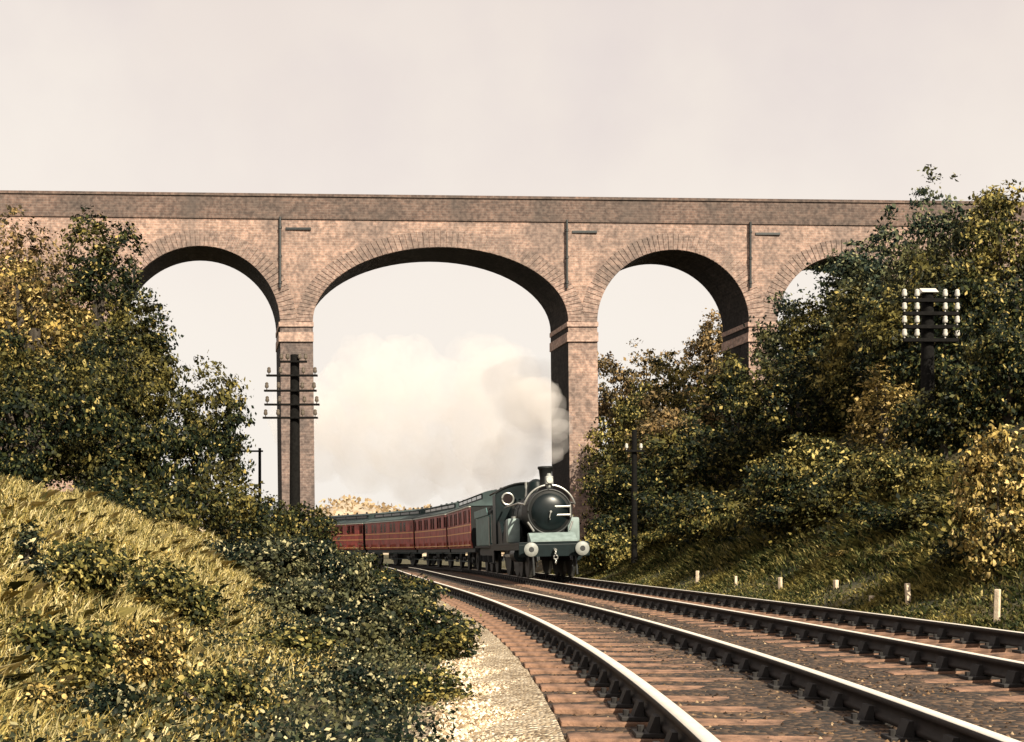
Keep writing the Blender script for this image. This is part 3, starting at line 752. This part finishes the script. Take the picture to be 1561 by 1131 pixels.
# ------------------------------------------------------------------ short posts by the right-hand track
def post(label, px, pyt, pyb, Y, w):
    ys = np.linspace(11, 44, 400); xs_ = (px - CX) / F * ys
    Y = float(ys[np.abs(YH + F * (CH - ground(xs_, ys)) / ys - pyb).argmin()]); w = w * .8
    p = at(px, pyt, Y); z0 = min(float(ground(p.x, p.y)) - .1, at(px, pyb, Y).z)
    o = MB().box(-w, w, -w, w, 0, p.z - z0, .012).build('trackside_post', M_post)
    o.location = (p.x, p.y, z0); o.rotation_euler = (R(random.uniform(-2, 2)), R(random.uniform(-2, 2)), R(random.uniform(0, 60)))
    tag(o, label, 'post', 'short pale posts along the right bank')
post('largest pale post, tall and orange-lit, at the right end of the row', 1519, 898, 950, 15.0, .045)
post('pale post before a golden-topped bush, second tallest of the row', 1385, 889, 921, 18.5, .045)
post('pale stub standing low in the weeds just left of a taller post', 1329, 908, 916, 19.6, .045)
post('small white-topped post at the foot of the curved golden plant', 1274, 884, 898, 21.5, .05)
post('short pale post where the hedge meets the ballast, middle of the row', 1190, 880, 898, 25.5, .045)
post('dull narrow post half hidden in dark weeds', 1122, 878, 893, 29.0, .04)
post('far orange-lit post nearest the locomotive', 1063, 870, 889, 32.5, .05)

# ------------------------------------------------------------------ foliage
G_dark = leafmat('leaf_dark', [(0, (.004, .007, .005)), (.6, (.012, .019, .009)), (.84, (.055, .062, .02)), (.94, (.20, .165, .05)), (1, (.50, .38, .13))], (.20, .16, .04), .5, .1)  # bright stops and patch colour paint sun on the leaves, dark stops shade
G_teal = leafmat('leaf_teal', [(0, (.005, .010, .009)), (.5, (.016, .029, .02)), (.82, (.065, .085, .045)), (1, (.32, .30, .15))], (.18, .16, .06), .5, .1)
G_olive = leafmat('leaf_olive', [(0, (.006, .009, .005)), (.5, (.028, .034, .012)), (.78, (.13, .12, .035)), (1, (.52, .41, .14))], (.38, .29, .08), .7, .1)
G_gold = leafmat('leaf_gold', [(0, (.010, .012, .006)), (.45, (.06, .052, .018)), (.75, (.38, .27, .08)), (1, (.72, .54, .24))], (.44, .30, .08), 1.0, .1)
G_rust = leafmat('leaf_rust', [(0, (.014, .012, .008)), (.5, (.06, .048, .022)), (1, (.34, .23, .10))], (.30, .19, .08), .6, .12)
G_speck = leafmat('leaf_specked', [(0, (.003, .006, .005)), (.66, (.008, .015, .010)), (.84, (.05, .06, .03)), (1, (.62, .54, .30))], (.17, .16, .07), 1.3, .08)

def leaves(lumps, n, size, per=26, spread=4.2, near=False):
    """leaf quads in sprays; the sprays sit on and just inside the surface of overlapping lumps (x, y, z, rx, ry, rz)"""
    L = np.array(lumps); w = (L[:, 3] * L[:, 4] + L[:, 5] * L[:, 3]); w = w / w.sum()
    m = max(20, n // per)
    idx = rng.choice(len(L), m, p=w)
    d = rng.normal(size=(m, 3)); d /= np.linalg.norm(d, axis=1)[:, None]
    rad = np.where(rng.random(m) < .25, .45 + .4 * rng.random(m), .8 + .34 * rng.random(m))
    c = L[idx, :3] + d * L[idx, 3:6] * rad[:, None]
    keep = np.ones(m, bool)
    for l in L: keep &= ((((c - l[:3]) / l[3:6]) ** 2).sum(1) > .3)
    c = c[keep]; d = d[keep]; m = len(c)
    k = per + rng.integers(-8, 9, m); own = np.repeat(np.arange(m), k); n = len(own)
    sp = size * spread * (.5 + .9 * rng.random(m))
    off = rng.normal(size=(n, 3)) * .5; off[:, 2] *= .55
    p = c[own] + off * sp[own][:, None]
    tilt = d + rng.normal(size=(m, 3)) * .5; tilt[:, 2] += .35
    nrm = tilt[own] + rng.normal(size=(n, 3)) * .62; nrm /= np.linalg.norm(nrm, axis=1)[:, None]
    a = np.cross(nrm, rng.normal(size=(n, 3))); a /= np.linalg.norm(a, axis=1)[:, None] + 1e-9
    b = np.cross(nrm, a)
    s = size * (.5 + .9 * rng.random(n) ** 1.4)[:, None]
    asp = (.45 + .3 * rng.random(n))[:, None]
    if near:
        bb = b * s * asp; cu = nrm * s
        v = np.stack([p - a * s - cu * .25, p - a * s * .35 + bb * .95 + cu * .12, p + a * s * .45 + bb * .7 + cu * .08, p + a * s * 1.1 - cu * .45, p + a * s * .45 - bb * .7 + cu * .08, p - a * s * .35 - bb * .95 + cu * .12], 1).reshape(-1, 3)
        i = 6 * np.arange(n)[:, None]
        f = np.concatenate([i + np.array([0, 1, 5, 5]), i + np.array([1, 2, 4, 5]), i + np.array([2, 3, 4, 4])], 0)
        # two quads and two triangles share a leaf; triangles are written as quads with a spare midpoint
        v = v.reshape(n, 6, 3); v = np.concatenate([v, ((v[:, 0] + v[:, 5]) / 2)[:, None], ((v[:, 3] + v[:, 4]) / 2)[:, None]], 1).reshape(-1, 3)
        i = 8 * np.arange(n)[:, None]
        f = np.concatenate([i + np.array([0, 1, 5, 6]), i + np.array([1, 2, 4, 5]), i + np.array([2, 3, 7, 4])], 0)
        return v, f
    v = np.stack([p - a * s, p + b * s * asp - nrm * s * .18, p + a * s, p - b * s * asp - nrm * s * .18], 1).reshape(-1, 3)
    return v, np.arange(4 * n).reshape(n, 4)
def lumpset(rx, ry, rz, zc, n, r0=.28, r1=.5, flat=0.0):
    out = []
    for k in range(n):
        d = rng.normal(size=3); d /= np.linalg.norm(d)
        if flat and d[2] < 0: d[2] *= 1 - flat
        q = rng.uniform(.35, .82)
        r = rng.uniform(r0, r1)
        m = (rx * ry * rz) ** (1 / 3)
        out.append((d[0] * rx * q, d[1] * ry * q, zc + d[2] * rz * q, rx * r * .6 + m * r * .4, ry * r * .6 + m * r * .4, rz * r * .6 + m * r * .4))
    return out
def plant(kind, label, cat, px, pyt, wpx, Y, m, leaf=.1, dens=1.0, pyb=None, depth=1.0, group=None, seed=None, n=None, drop=.0):
    """kind 'tree' or 'shrub'. pyt: top in the photograph, wpx: width there; a tree's crown ends at pyb"""
    k = Y / F; p = at(px, pyt, Y); zg = float(ground(p.x, p.y))
    rx = wpx * k / 2; ztop = p.z
    t = thing({'tree': 'broadleaf_tree', 'shrub': 'leafy_shrub'}[kind], label, cat, (p.x, p.y, zg - .05), (0, 0, 0), group)
    zb = (at(px, pyb, Y).z if pyb else zg) - zg
    H = ztop - zg
    zb = max(zb, -.1) if kind == 'shrub' else max(min(zb, H * .6), .3)
    rz = max((H - zb) / 2, .15); zc = (H + zb) / 2; ry = rx * depth
    nl = n or int(np.clip(9 + 10 * rx * rz / 3, 11, 40))
    L = lumpset(rx * .93, ry, rz * .93, zc, nl, .17, .40, .3)
    L.append((0, 0, zc - .1 * rz, rx * .55, ry * .55, rz * .6))
    area = 4 * math.pi * ((rx * rz + rx * ry + ry * rz) / 3)
    leaf = leaf * (.45 if kind == 'tree' else .49)
    N = int(np.clip(area / (leaf * leaf) * 1.25 * dens, 900, 46000))
    v, f = leaves(L, N, leaf, near=Y < 19)
    for ax_, lo, hi in ((0, -rx, rx), (2, max(zb, 0), H)):
        q0, q1 = np.percentile(v[:, ax_], (1, 99) if ax_ == 0 else (1.5, 99.2))
        v[:, ax_] = lo + (v[:, ax_] - q0) / (q1 - q0) * (hi - lo)
    # stem, trunk and limbs
    mb = MB()
    if kind == 'tree':
        tr = max(.07, .045 * H)
        top = Vector((rng.normal() * .1 * rx, rng.normal() * .1 * ry, zc))
        mb.tube([(0, 0, -.2), (0, 0, zb * .5), tuple(top * .55 + Vector((0, 0, zb * .3))), tuple(top)], [tr * 1.3, tr, tr * .75, tr * .4], 9)
        for q in L[:8]:
            s0 = Vector((0, 0, max(zb * .7, zc - rz * .7))); e = Vector(q[:3])
            mb.tube([tuple(s0), tuple(s0.lerp(e, .5) + Vector((0, 0, -.06 * rz))), tuple(e)], [tr * .5, tr * .32, tr * .12], 6)
        mb.build('trunk', M_bark, t, True)
        raw('crown', v, f, m, t)
    else:
        for q in L[:7]:
            e = Vector(q[:3]); mb.tube([(rng.normal() * .06, rng.normal() * .06, -.1), (e.x * .4, e.y * .4, e.z * .55), tuple(e)], [.03, .022, .01], 5)
        mb.build('stem', M_bark, t)
        raw('foliage', v, f, m, t)
    return t
GT = 'trees along the cutting'; GS = 'shrubs on the banks'
def tree(label, *a, **k): return plant('tree', label, 'tree', *a, group=GT, **k)
def shrub(label, *a, **k): return plant('shrub', label, 'shrub', *a, group=GS, **k)

# beyond the bridge, seen through the arches
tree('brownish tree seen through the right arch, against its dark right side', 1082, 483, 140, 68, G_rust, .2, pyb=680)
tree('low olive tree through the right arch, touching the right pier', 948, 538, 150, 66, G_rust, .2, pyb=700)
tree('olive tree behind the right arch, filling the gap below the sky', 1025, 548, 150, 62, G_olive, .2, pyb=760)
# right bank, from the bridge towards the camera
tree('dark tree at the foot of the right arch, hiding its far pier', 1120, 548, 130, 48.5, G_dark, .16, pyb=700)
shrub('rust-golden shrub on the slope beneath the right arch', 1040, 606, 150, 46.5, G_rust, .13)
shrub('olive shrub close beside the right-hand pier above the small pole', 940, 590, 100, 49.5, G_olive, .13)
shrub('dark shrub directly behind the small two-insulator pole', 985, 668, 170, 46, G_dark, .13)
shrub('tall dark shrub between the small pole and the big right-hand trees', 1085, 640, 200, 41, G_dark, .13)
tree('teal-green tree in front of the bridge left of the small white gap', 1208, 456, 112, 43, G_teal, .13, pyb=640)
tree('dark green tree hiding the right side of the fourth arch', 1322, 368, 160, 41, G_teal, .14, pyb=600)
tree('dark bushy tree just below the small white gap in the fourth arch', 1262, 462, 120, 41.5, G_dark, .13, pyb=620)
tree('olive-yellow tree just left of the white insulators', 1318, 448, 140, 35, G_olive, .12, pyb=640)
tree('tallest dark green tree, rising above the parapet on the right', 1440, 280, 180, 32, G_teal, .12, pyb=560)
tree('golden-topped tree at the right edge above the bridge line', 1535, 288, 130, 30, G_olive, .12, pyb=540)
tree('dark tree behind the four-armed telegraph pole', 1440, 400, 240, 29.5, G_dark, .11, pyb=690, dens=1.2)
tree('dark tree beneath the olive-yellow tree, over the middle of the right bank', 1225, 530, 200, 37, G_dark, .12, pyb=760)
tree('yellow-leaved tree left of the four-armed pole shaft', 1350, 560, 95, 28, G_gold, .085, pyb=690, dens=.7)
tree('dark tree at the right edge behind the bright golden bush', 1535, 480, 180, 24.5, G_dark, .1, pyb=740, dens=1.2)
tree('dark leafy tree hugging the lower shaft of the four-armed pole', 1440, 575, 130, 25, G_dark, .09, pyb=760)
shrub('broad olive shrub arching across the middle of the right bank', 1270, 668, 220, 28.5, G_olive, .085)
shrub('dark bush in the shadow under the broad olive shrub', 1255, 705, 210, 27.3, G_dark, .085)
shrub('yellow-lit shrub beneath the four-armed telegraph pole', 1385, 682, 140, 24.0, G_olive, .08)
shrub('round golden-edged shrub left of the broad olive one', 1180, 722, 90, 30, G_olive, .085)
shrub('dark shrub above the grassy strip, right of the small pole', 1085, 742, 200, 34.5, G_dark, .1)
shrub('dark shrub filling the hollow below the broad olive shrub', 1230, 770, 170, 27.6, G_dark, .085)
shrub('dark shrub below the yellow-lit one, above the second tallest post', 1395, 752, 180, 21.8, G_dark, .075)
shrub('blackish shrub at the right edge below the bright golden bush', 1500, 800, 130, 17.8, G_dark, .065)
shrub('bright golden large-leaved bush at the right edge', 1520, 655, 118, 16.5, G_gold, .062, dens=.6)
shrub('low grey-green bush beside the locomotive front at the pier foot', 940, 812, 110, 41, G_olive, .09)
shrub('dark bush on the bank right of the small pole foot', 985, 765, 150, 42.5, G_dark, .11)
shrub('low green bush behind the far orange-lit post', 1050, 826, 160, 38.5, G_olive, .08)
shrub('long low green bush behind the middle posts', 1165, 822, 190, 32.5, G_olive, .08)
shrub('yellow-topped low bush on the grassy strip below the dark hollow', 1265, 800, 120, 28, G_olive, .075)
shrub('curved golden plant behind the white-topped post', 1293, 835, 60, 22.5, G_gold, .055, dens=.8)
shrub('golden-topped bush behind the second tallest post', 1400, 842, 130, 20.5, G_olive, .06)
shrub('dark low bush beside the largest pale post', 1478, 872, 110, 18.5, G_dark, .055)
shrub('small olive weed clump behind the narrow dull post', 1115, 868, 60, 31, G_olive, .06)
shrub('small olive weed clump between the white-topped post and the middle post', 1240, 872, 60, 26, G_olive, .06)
shrub('low olive weeds right of the second tallest post', 1440, 885, 80, 19.5, G_olive, .055)
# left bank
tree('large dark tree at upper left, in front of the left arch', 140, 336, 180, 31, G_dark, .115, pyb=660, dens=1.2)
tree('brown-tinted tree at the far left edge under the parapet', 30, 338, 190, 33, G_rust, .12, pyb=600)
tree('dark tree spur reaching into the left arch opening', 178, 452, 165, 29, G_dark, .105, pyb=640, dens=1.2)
tree('golden tree with sunlight put into its leaf colour, in front of the large dark left tree', 40, 405, 160, 25, G_gold, .095, pyb=540, dens=.9)
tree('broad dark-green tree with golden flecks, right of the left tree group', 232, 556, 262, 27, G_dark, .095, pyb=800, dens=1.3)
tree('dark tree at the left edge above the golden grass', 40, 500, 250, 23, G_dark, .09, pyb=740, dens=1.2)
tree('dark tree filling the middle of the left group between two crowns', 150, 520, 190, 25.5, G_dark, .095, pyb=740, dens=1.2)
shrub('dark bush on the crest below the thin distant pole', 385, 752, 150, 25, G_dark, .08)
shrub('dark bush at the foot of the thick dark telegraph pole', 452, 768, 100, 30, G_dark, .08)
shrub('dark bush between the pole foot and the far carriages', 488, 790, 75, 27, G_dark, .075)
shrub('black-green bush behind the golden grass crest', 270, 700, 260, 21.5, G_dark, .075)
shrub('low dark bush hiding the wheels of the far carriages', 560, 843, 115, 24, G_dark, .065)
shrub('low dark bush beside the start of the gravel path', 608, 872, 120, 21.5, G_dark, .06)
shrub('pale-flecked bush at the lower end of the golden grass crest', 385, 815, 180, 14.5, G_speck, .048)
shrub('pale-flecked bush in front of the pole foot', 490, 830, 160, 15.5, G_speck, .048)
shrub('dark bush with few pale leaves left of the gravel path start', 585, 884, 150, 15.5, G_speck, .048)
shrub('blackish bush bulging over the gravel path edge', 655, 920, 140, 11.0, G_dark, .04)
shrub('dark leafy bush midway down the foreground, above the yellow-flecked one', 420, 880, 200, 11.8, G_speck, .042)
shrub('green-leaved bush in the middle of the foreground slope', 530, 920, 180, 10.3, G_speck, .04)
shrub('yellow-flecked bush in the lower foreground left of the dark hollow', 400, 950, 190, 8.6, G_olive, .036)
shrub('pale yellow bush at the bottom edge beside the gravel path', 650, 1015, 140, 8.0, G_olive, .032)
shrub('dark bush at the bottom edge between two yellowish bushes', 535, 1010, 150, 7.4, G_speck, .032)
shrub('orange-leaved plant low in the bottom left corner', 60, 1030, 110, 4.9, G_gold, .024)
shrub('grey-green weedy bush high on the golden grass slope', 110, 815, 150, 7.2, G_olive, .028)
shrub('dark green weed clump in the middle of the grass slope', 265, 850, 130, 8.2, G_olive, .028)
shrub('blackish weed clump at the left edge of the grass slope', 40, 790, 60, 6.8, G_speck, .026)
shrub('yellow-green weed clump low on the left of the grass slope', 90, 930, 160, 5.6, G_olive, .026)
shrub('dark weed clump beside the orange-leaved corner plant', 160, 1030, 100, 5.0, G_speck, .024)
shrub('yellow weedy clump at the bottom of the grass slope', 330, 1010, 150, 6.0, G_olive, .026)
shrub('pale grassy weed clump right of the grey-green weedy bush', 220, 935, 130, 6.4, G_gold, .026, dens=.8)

# ------------------------------------------------------------------ ground cover
def cover(name, n, xr, yr, m, size, label, cat, test, h=.25, dens=1.0):
    y = yr[0] + (yr[1] - yr[0]) * rng.random(n) ** dens
    x = xr[0] + (xr[1] - xr[0]) * rng.random(n)
    ok = test(x, y); x, y = x[ok], y[ok]; n = len(x)
    c = np.stack([x, y, ground(x, y) + h * rng.random(n) ** 1.5], 1)
    nrm = rng.normal(size=(n, 3)) * .6; nrm[:, 2] += .6; nrm[:, 0] -= .3; nrm[:, 1] -= .5; nrm /= np.linalg.norm(nrm, axis=1)[:, None]
    a = np.cross(nrm, rng.normal(size=(n, 3))); a /= np.linalg.norm(a, axis=1)[:, None] + 1e-9
    b = np.cross(nrm, a); s = (size * (.5 + rng.random(n)))[:, None]
    v = np.stack([c - a * s, c + b * s * .6, c + a * s, c - b * s * .6], 1).reshape(-1, 3)
    return struct(raw(name, v, np.arange(4 * n).reshape(n, 4), m), 'stuff', label, cat)
right = lambda x, y: x > ax(T2, y) + 4.3 + .5 * noise2(x, y, 1.5, 3)
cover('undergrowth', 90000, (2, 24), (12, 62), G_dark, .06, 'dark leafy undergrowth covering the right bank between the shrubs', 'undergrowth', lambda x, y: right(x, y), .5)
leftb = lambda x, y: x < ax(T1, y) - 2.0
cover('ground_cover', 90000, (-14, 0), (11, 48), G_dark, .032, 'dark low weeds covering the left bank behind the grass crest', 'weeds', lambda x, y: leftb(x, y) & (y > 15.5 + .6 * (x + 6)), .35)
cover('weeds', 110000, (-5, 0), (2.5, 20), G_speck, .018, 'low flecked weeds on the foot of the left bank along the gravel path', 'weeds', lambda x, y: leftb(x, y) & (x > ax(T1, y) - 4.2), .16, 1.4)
def grass(n):
    y = 2.6 + 15.5 * rng.random(n) ** 1.35; x = -.5 - 8.6 * rng.random(n) * (.35 + .65 * y / 18)
    e = ax(T1, y) - 2.05 - x
    clump = noise2(x, y, 2.3, 9) + .5 * noise2(x, y, 5.1, 4)
    keepp = np.clip((e - 1.0) / 1.2, .0, 1) * np.clip(.75 + .6 * clump, .42, 1)
    ok = (e > .05) & (rng.random(n) < keepp); x, y = x[ok], y[ok]; clump = clump[ok]; n = len(x)
    z = ground(x, y) - .01
    Lh = (.06 + .13 * rng.random(n) ** 1.3) * (1 + .35 * clump)
    az = rng.random(n) * 6.28 + 1.2 * clump; lean = .15 + 1.0 * rng.random(n)
    dx, dy = np.cos(az) * lean, np.sin(az) * lean
    dx += .05; dy -= .05
    wa = rng.random(n) * 3.14; w = .0025 + .004 * rng.random(n)
    p0 = np.stack([x, y, z], 1); side = np.stack([np.cos(wa) * w, np.sin(wa) * w, 0 * w], 1)
    mid = p0 + np.stack([dx * Lh * .35, dy * Lh * .35, Lh * .6], 1)
    tip = p0 + np.stack([dx * Lh, dy * Lh, Lh * (1 - .35 * lean)], 1)
    v = np.stack([p0 - side, p0 + side, mid + side * .8, tip, mid - side * .8], 1).reshape(-1, 3)
    f = np.arange(5 * n).reshape(n, 5)
    m = leafmat('dry_grass', [(0, (.025, .035, .014)), (.25, (.14, .13, .04)), (.6, (.58, .45, .14)), (1, (.9, .78, .46))], (.66, .56, .26), .9, .3)
    return struct(raw('grass', v, f, m), 'stuff', 'tall dry golden grass covering the left bank in the foreground', 'grass')
grass(480000)
cover('seed_heads', 90000, (-9, -1.2), (2.8, 17), G_gold, .011, 'small golden seed heads and dead leaves tangled through the dry grass', 'weeds', lambda x, y: (x < ax(T1, y) - 3.0) & (noise2(x, y, 2.3, 9) > -.35), .17, 1.5)

def bank_grass(n):
    y = 11 + 40 * rng.random(n) ** 1.2; x = ax(T2, y) + 1.95 + 4.6 * rng.random(n) ** 1.2; foot = np.clip((x - ax(T2, y) - 2.2) / 1.6, .35, 1)
    cl_ = noise2(x, y, 1.3, 6)
    ok = rng.random(n) < np.clip(.7 + .6 * cl_, .1, 1); x, y, cl_ = x[ok], y[ok], cl_[ok]; n = len(x)
    z = ground(x, y) - .01; Lh = (.12 + .20 * rng.random(n)) * (1 + .4 * cl_) * foot[ok]
    az = rng.random(n) * 6.28; lean = .3 + .8 * rng.random(n); dx, dy = np.cos(az) * lean - .25, np.sin(az) * lean - .15
    wa = rng.random(n) * 3.14; w = .008 + .014 * rng.random(n)
    p0 = np.stack([x, y, z], 1); side = np.stack([np.cos(wa) * w, np.sin(wa) * w, 0 * w], 1)
    mid = p0 + np.stack([dx * Lh * .4, dy * Lh * .4, Lh * .6], 1); tip = p0 + np.stack([dx * Lh, dy * Lh, Lh * .75], 1)
    v = np.stack([p0 - side, p0 + side, mid + side * .8, tip, mid - side * .8], 1).reshape(-1, 3)
    m = leafmat('bank_grass_blades', [(0, (.012, .02, .010)), (.45, (.06, .075, .025)), (.85, (.2, .18, .06)), (1, (.5, .4, .16))], (.34, .27, .08), .8, .3)
    return struct(raw('bank_grass', v, np.arange(5 * n).reshape(n, 5), m), 'stuff', 'green and gold grass on the foot of the right bank along the rails', 'grass')
bank_grass(120000)

# ------------------------------------------------------------------ far hill
def hill():
    n = 140; m_ = 16
    v = []
    for j in range(m_):
        for i in range(n):
            x = -330 + 420 * i / (n - 1); y = 255 + 90 * j / (m_ - 1)
            e = math.sin(math.pi * j / (m_ - 1)) ** .7
            bump = math.exp(-((x + 44) / 15) ** 2) * 10 + 6.5 * math.exp(-((x + 22) / 13) ** 2) + 6 * math.exp(-((x + 110) / 60) ** 2) + 4 + .8 * math.sin(x * .21) + .6 * math.sin(x * .53 + 1)
            v.append((x, y, -1 + e * bump))
    i = np.arange(n * m_).reshape(m_, n)
    f = np.stack([i[:-1, :-1].ravel(), i[:-1, 1:].ravel(), i[1:, 1:].ravel(), i[1:, :-1].ravel()], 1)
    V = np.array(v); q = V[rng.integers(0, len(V), 16000)] + rng.normal(size=(16000, 3)) * np.array([1.6, 2.5, .5]); q[:, 2] += .5
    nn = rng.normal(size=(16000, 3)); nn /= np.linalg.norm(nn, axis=1)[:, None]
    a = np.cross(nn, rng.normal(size=(16000, 3))); a /= np.linalg.norm(a, axis=1)[:, None]; b = np.cross(nn, a)
    w = np.stack([q - a * .75, q + b * .5, q + a * .75, q - b * .5], 1).reshape(-1, 3)
    struct(raw('woodland', w, np.arange(64000).reshape(-1, 4), leafmat('autumn_woodland', [(0, (.20, .14, .07)), (.5, (.36, .26, .15)), (1, (.5, .40, .27))], None, 1, .2)), 'stuff', 'tan autumn scrub covering the far hill behind the last carriages', 'woodland')
    struct(raw('hill', v, f, mat('hazed_far_field', (.37, .30, .215), .95, 0, .3, .12, .6, .8), smooth=True))  # distance haze put into the pale, desaturated tan
hill()

# ------------------------------------------------------------------ steam
def steam():
    bl = [(at(845, 694, 37.3), .36), (at(849, 676, 38.2), .5), (at(850, 656, 39.5), .52), (at(846, 638, 41), .6), (at(835, 622, 43.5), .8), (at(820, 612, 47), 1.05), (at(806, 616, 51), 1.4)]
    for px, py, Y, r in ((812, 622, 56, 1.9), (800, 600, 62, 2.3), (768, 585, 68, 2.6), (742, 562, 72, 2.5), (725, 600, 72, 3.0), (690, 625, 74, 3.2), (655, 600, 75, 2.9), (612, 572, 76, 2.8), (566, 564, 78, 2.6), (590, 620, 76, 3.8), (535, 610, 80, 3.2), (500, 640, 80, 3.2), (470, 640, 82, 3.2),
                         (550, 655, 78, 3.0), (620, 665, 77, 3.4), (690, 672, 75, 3.4), (760, 660, 70, 3.4), (808, 680, 66, 2.2), (770, 712, 68, 2.2), (560, 705, 80, 2.6), (630, 720, 80, 2.6), (700, 722, 78, 2.4), (480, 690, 82, 2.6), (740, 735, 76, 1.6)):
        bl.append((at(px, py, Y), r))
    bm = bmesh.new()
    for c, r in bl:
        q = bmesh.ops.create_icosphere(bm, subdivisions=3, radius=r)
        for v in q['verts']: v.co = v.co + c
        for k in range(9):
            d = Vector(rng.normal(size=3)).normalized(); d.z = abs(d.z) * .6 + .1
            q = bmesh.ops.create_icosphere(bm, subdivisions=2, radius=r * random.uniform(.25, .55))
            for v in q['verts']: v.co = v.co + c + d * r * random.uniform(.75, 1.0)
    me = bpy.data.meshes.new('steam'); bm.to_mesh(me); bm.free()
    o = bpy.data.objects.new('steam', me); COL.objects.link(o)
    rm = o.modifiers.new('join', 'REMESH'); rm.mode = 'VOXEL'; rm.voxel_size = .2
    tx = bpy.data.textures.new('steam_billow', 'CLOUDS'); tx.noise_scale = 1.5; tx.noise_depth = 3
    dm = o.modifiers.new('billow', 'DISPLACE'); dm.texture = tx; dm.strength = .9; dm.mid_level = .55; dm.texture_coords = 'GLOBAL'
    sm = o.modifiers.new('soft', 'SMOOTH'); sm.iterations = 2
    m = bpy.data.materials.new('steam_cloud'); m.use_nodes = True; nt = m.node_tree
    nt.nodes.remove(nt.nodes['Principled BSDF'])
    pv = nt.nodes.new('ShaderNodeVolumePrincipled'); pv.inputs['Color'].default_value = (.985, .945, .915, 1); pv.inputs['Density'].default_value = .12; pv.inputs['Anisotropy'].default_value = .0
    tcs = nt.nodes.new('ShaderNodeTexCoord'); ns = nt.nodes.new('ShaderNodeTexNoise'); ns.inputs['Scale'].default_value = .55; ns.inputs['Detail'].default_value = 5; ns.inputs['Roughness'].default_value = .6
    nt.links.new(tcs.outputs['Object'], ns.inputs['Vector'])
    mr = nt.nodes.new('ShaderNodeMapRange'); mr.inputs['From Min'].default_value = .36; mr.inputs['From Max'].default_value = .68; mr.inputs['To Min'].default_value = .015; mr.inputs['To Max'].default_value = .2
    nt.links.new(ns.outputs['Fac'], mr.inputs['Value']); sy = nt.nodes.new('ShaderNodeSeparateXYZ'); nt.links.new(tcs.outputs['Object'], sy.inputs[0])
    m2 = nt.nodes.new('ShaderNodeMapRange'); m2.inputs['From Min'].default_value = 38; m2.inputs['From Max'].default_value = 56; m2.inputs['To Min'].default_value = 4.5; m2.inputs['To Max'].default_value = 1
    nt.links.new(sy.outputs['Y'], m2.inputs['Value'])
    mp = nt.nodes.new('ShaderNodeMath'); mp.operation = 'MULTIPLY'; nt.links.new(mr.outputs[0], mp.inputs[0]); nt.links.new(m2.outputs[0], mp.inputs[1])
    nt.links.new(mp.outputs[0], pv.inputs['Density'])
    nt.links.new(pv.outputs[0], nt.nodes['Material Output'].inputs['Volume'])
    me.materials.append(m)
    struct(o, 'stuff', 'pale billowing steam trailing from the chimney back beneath the wide middle arch', 'steam')
steam()
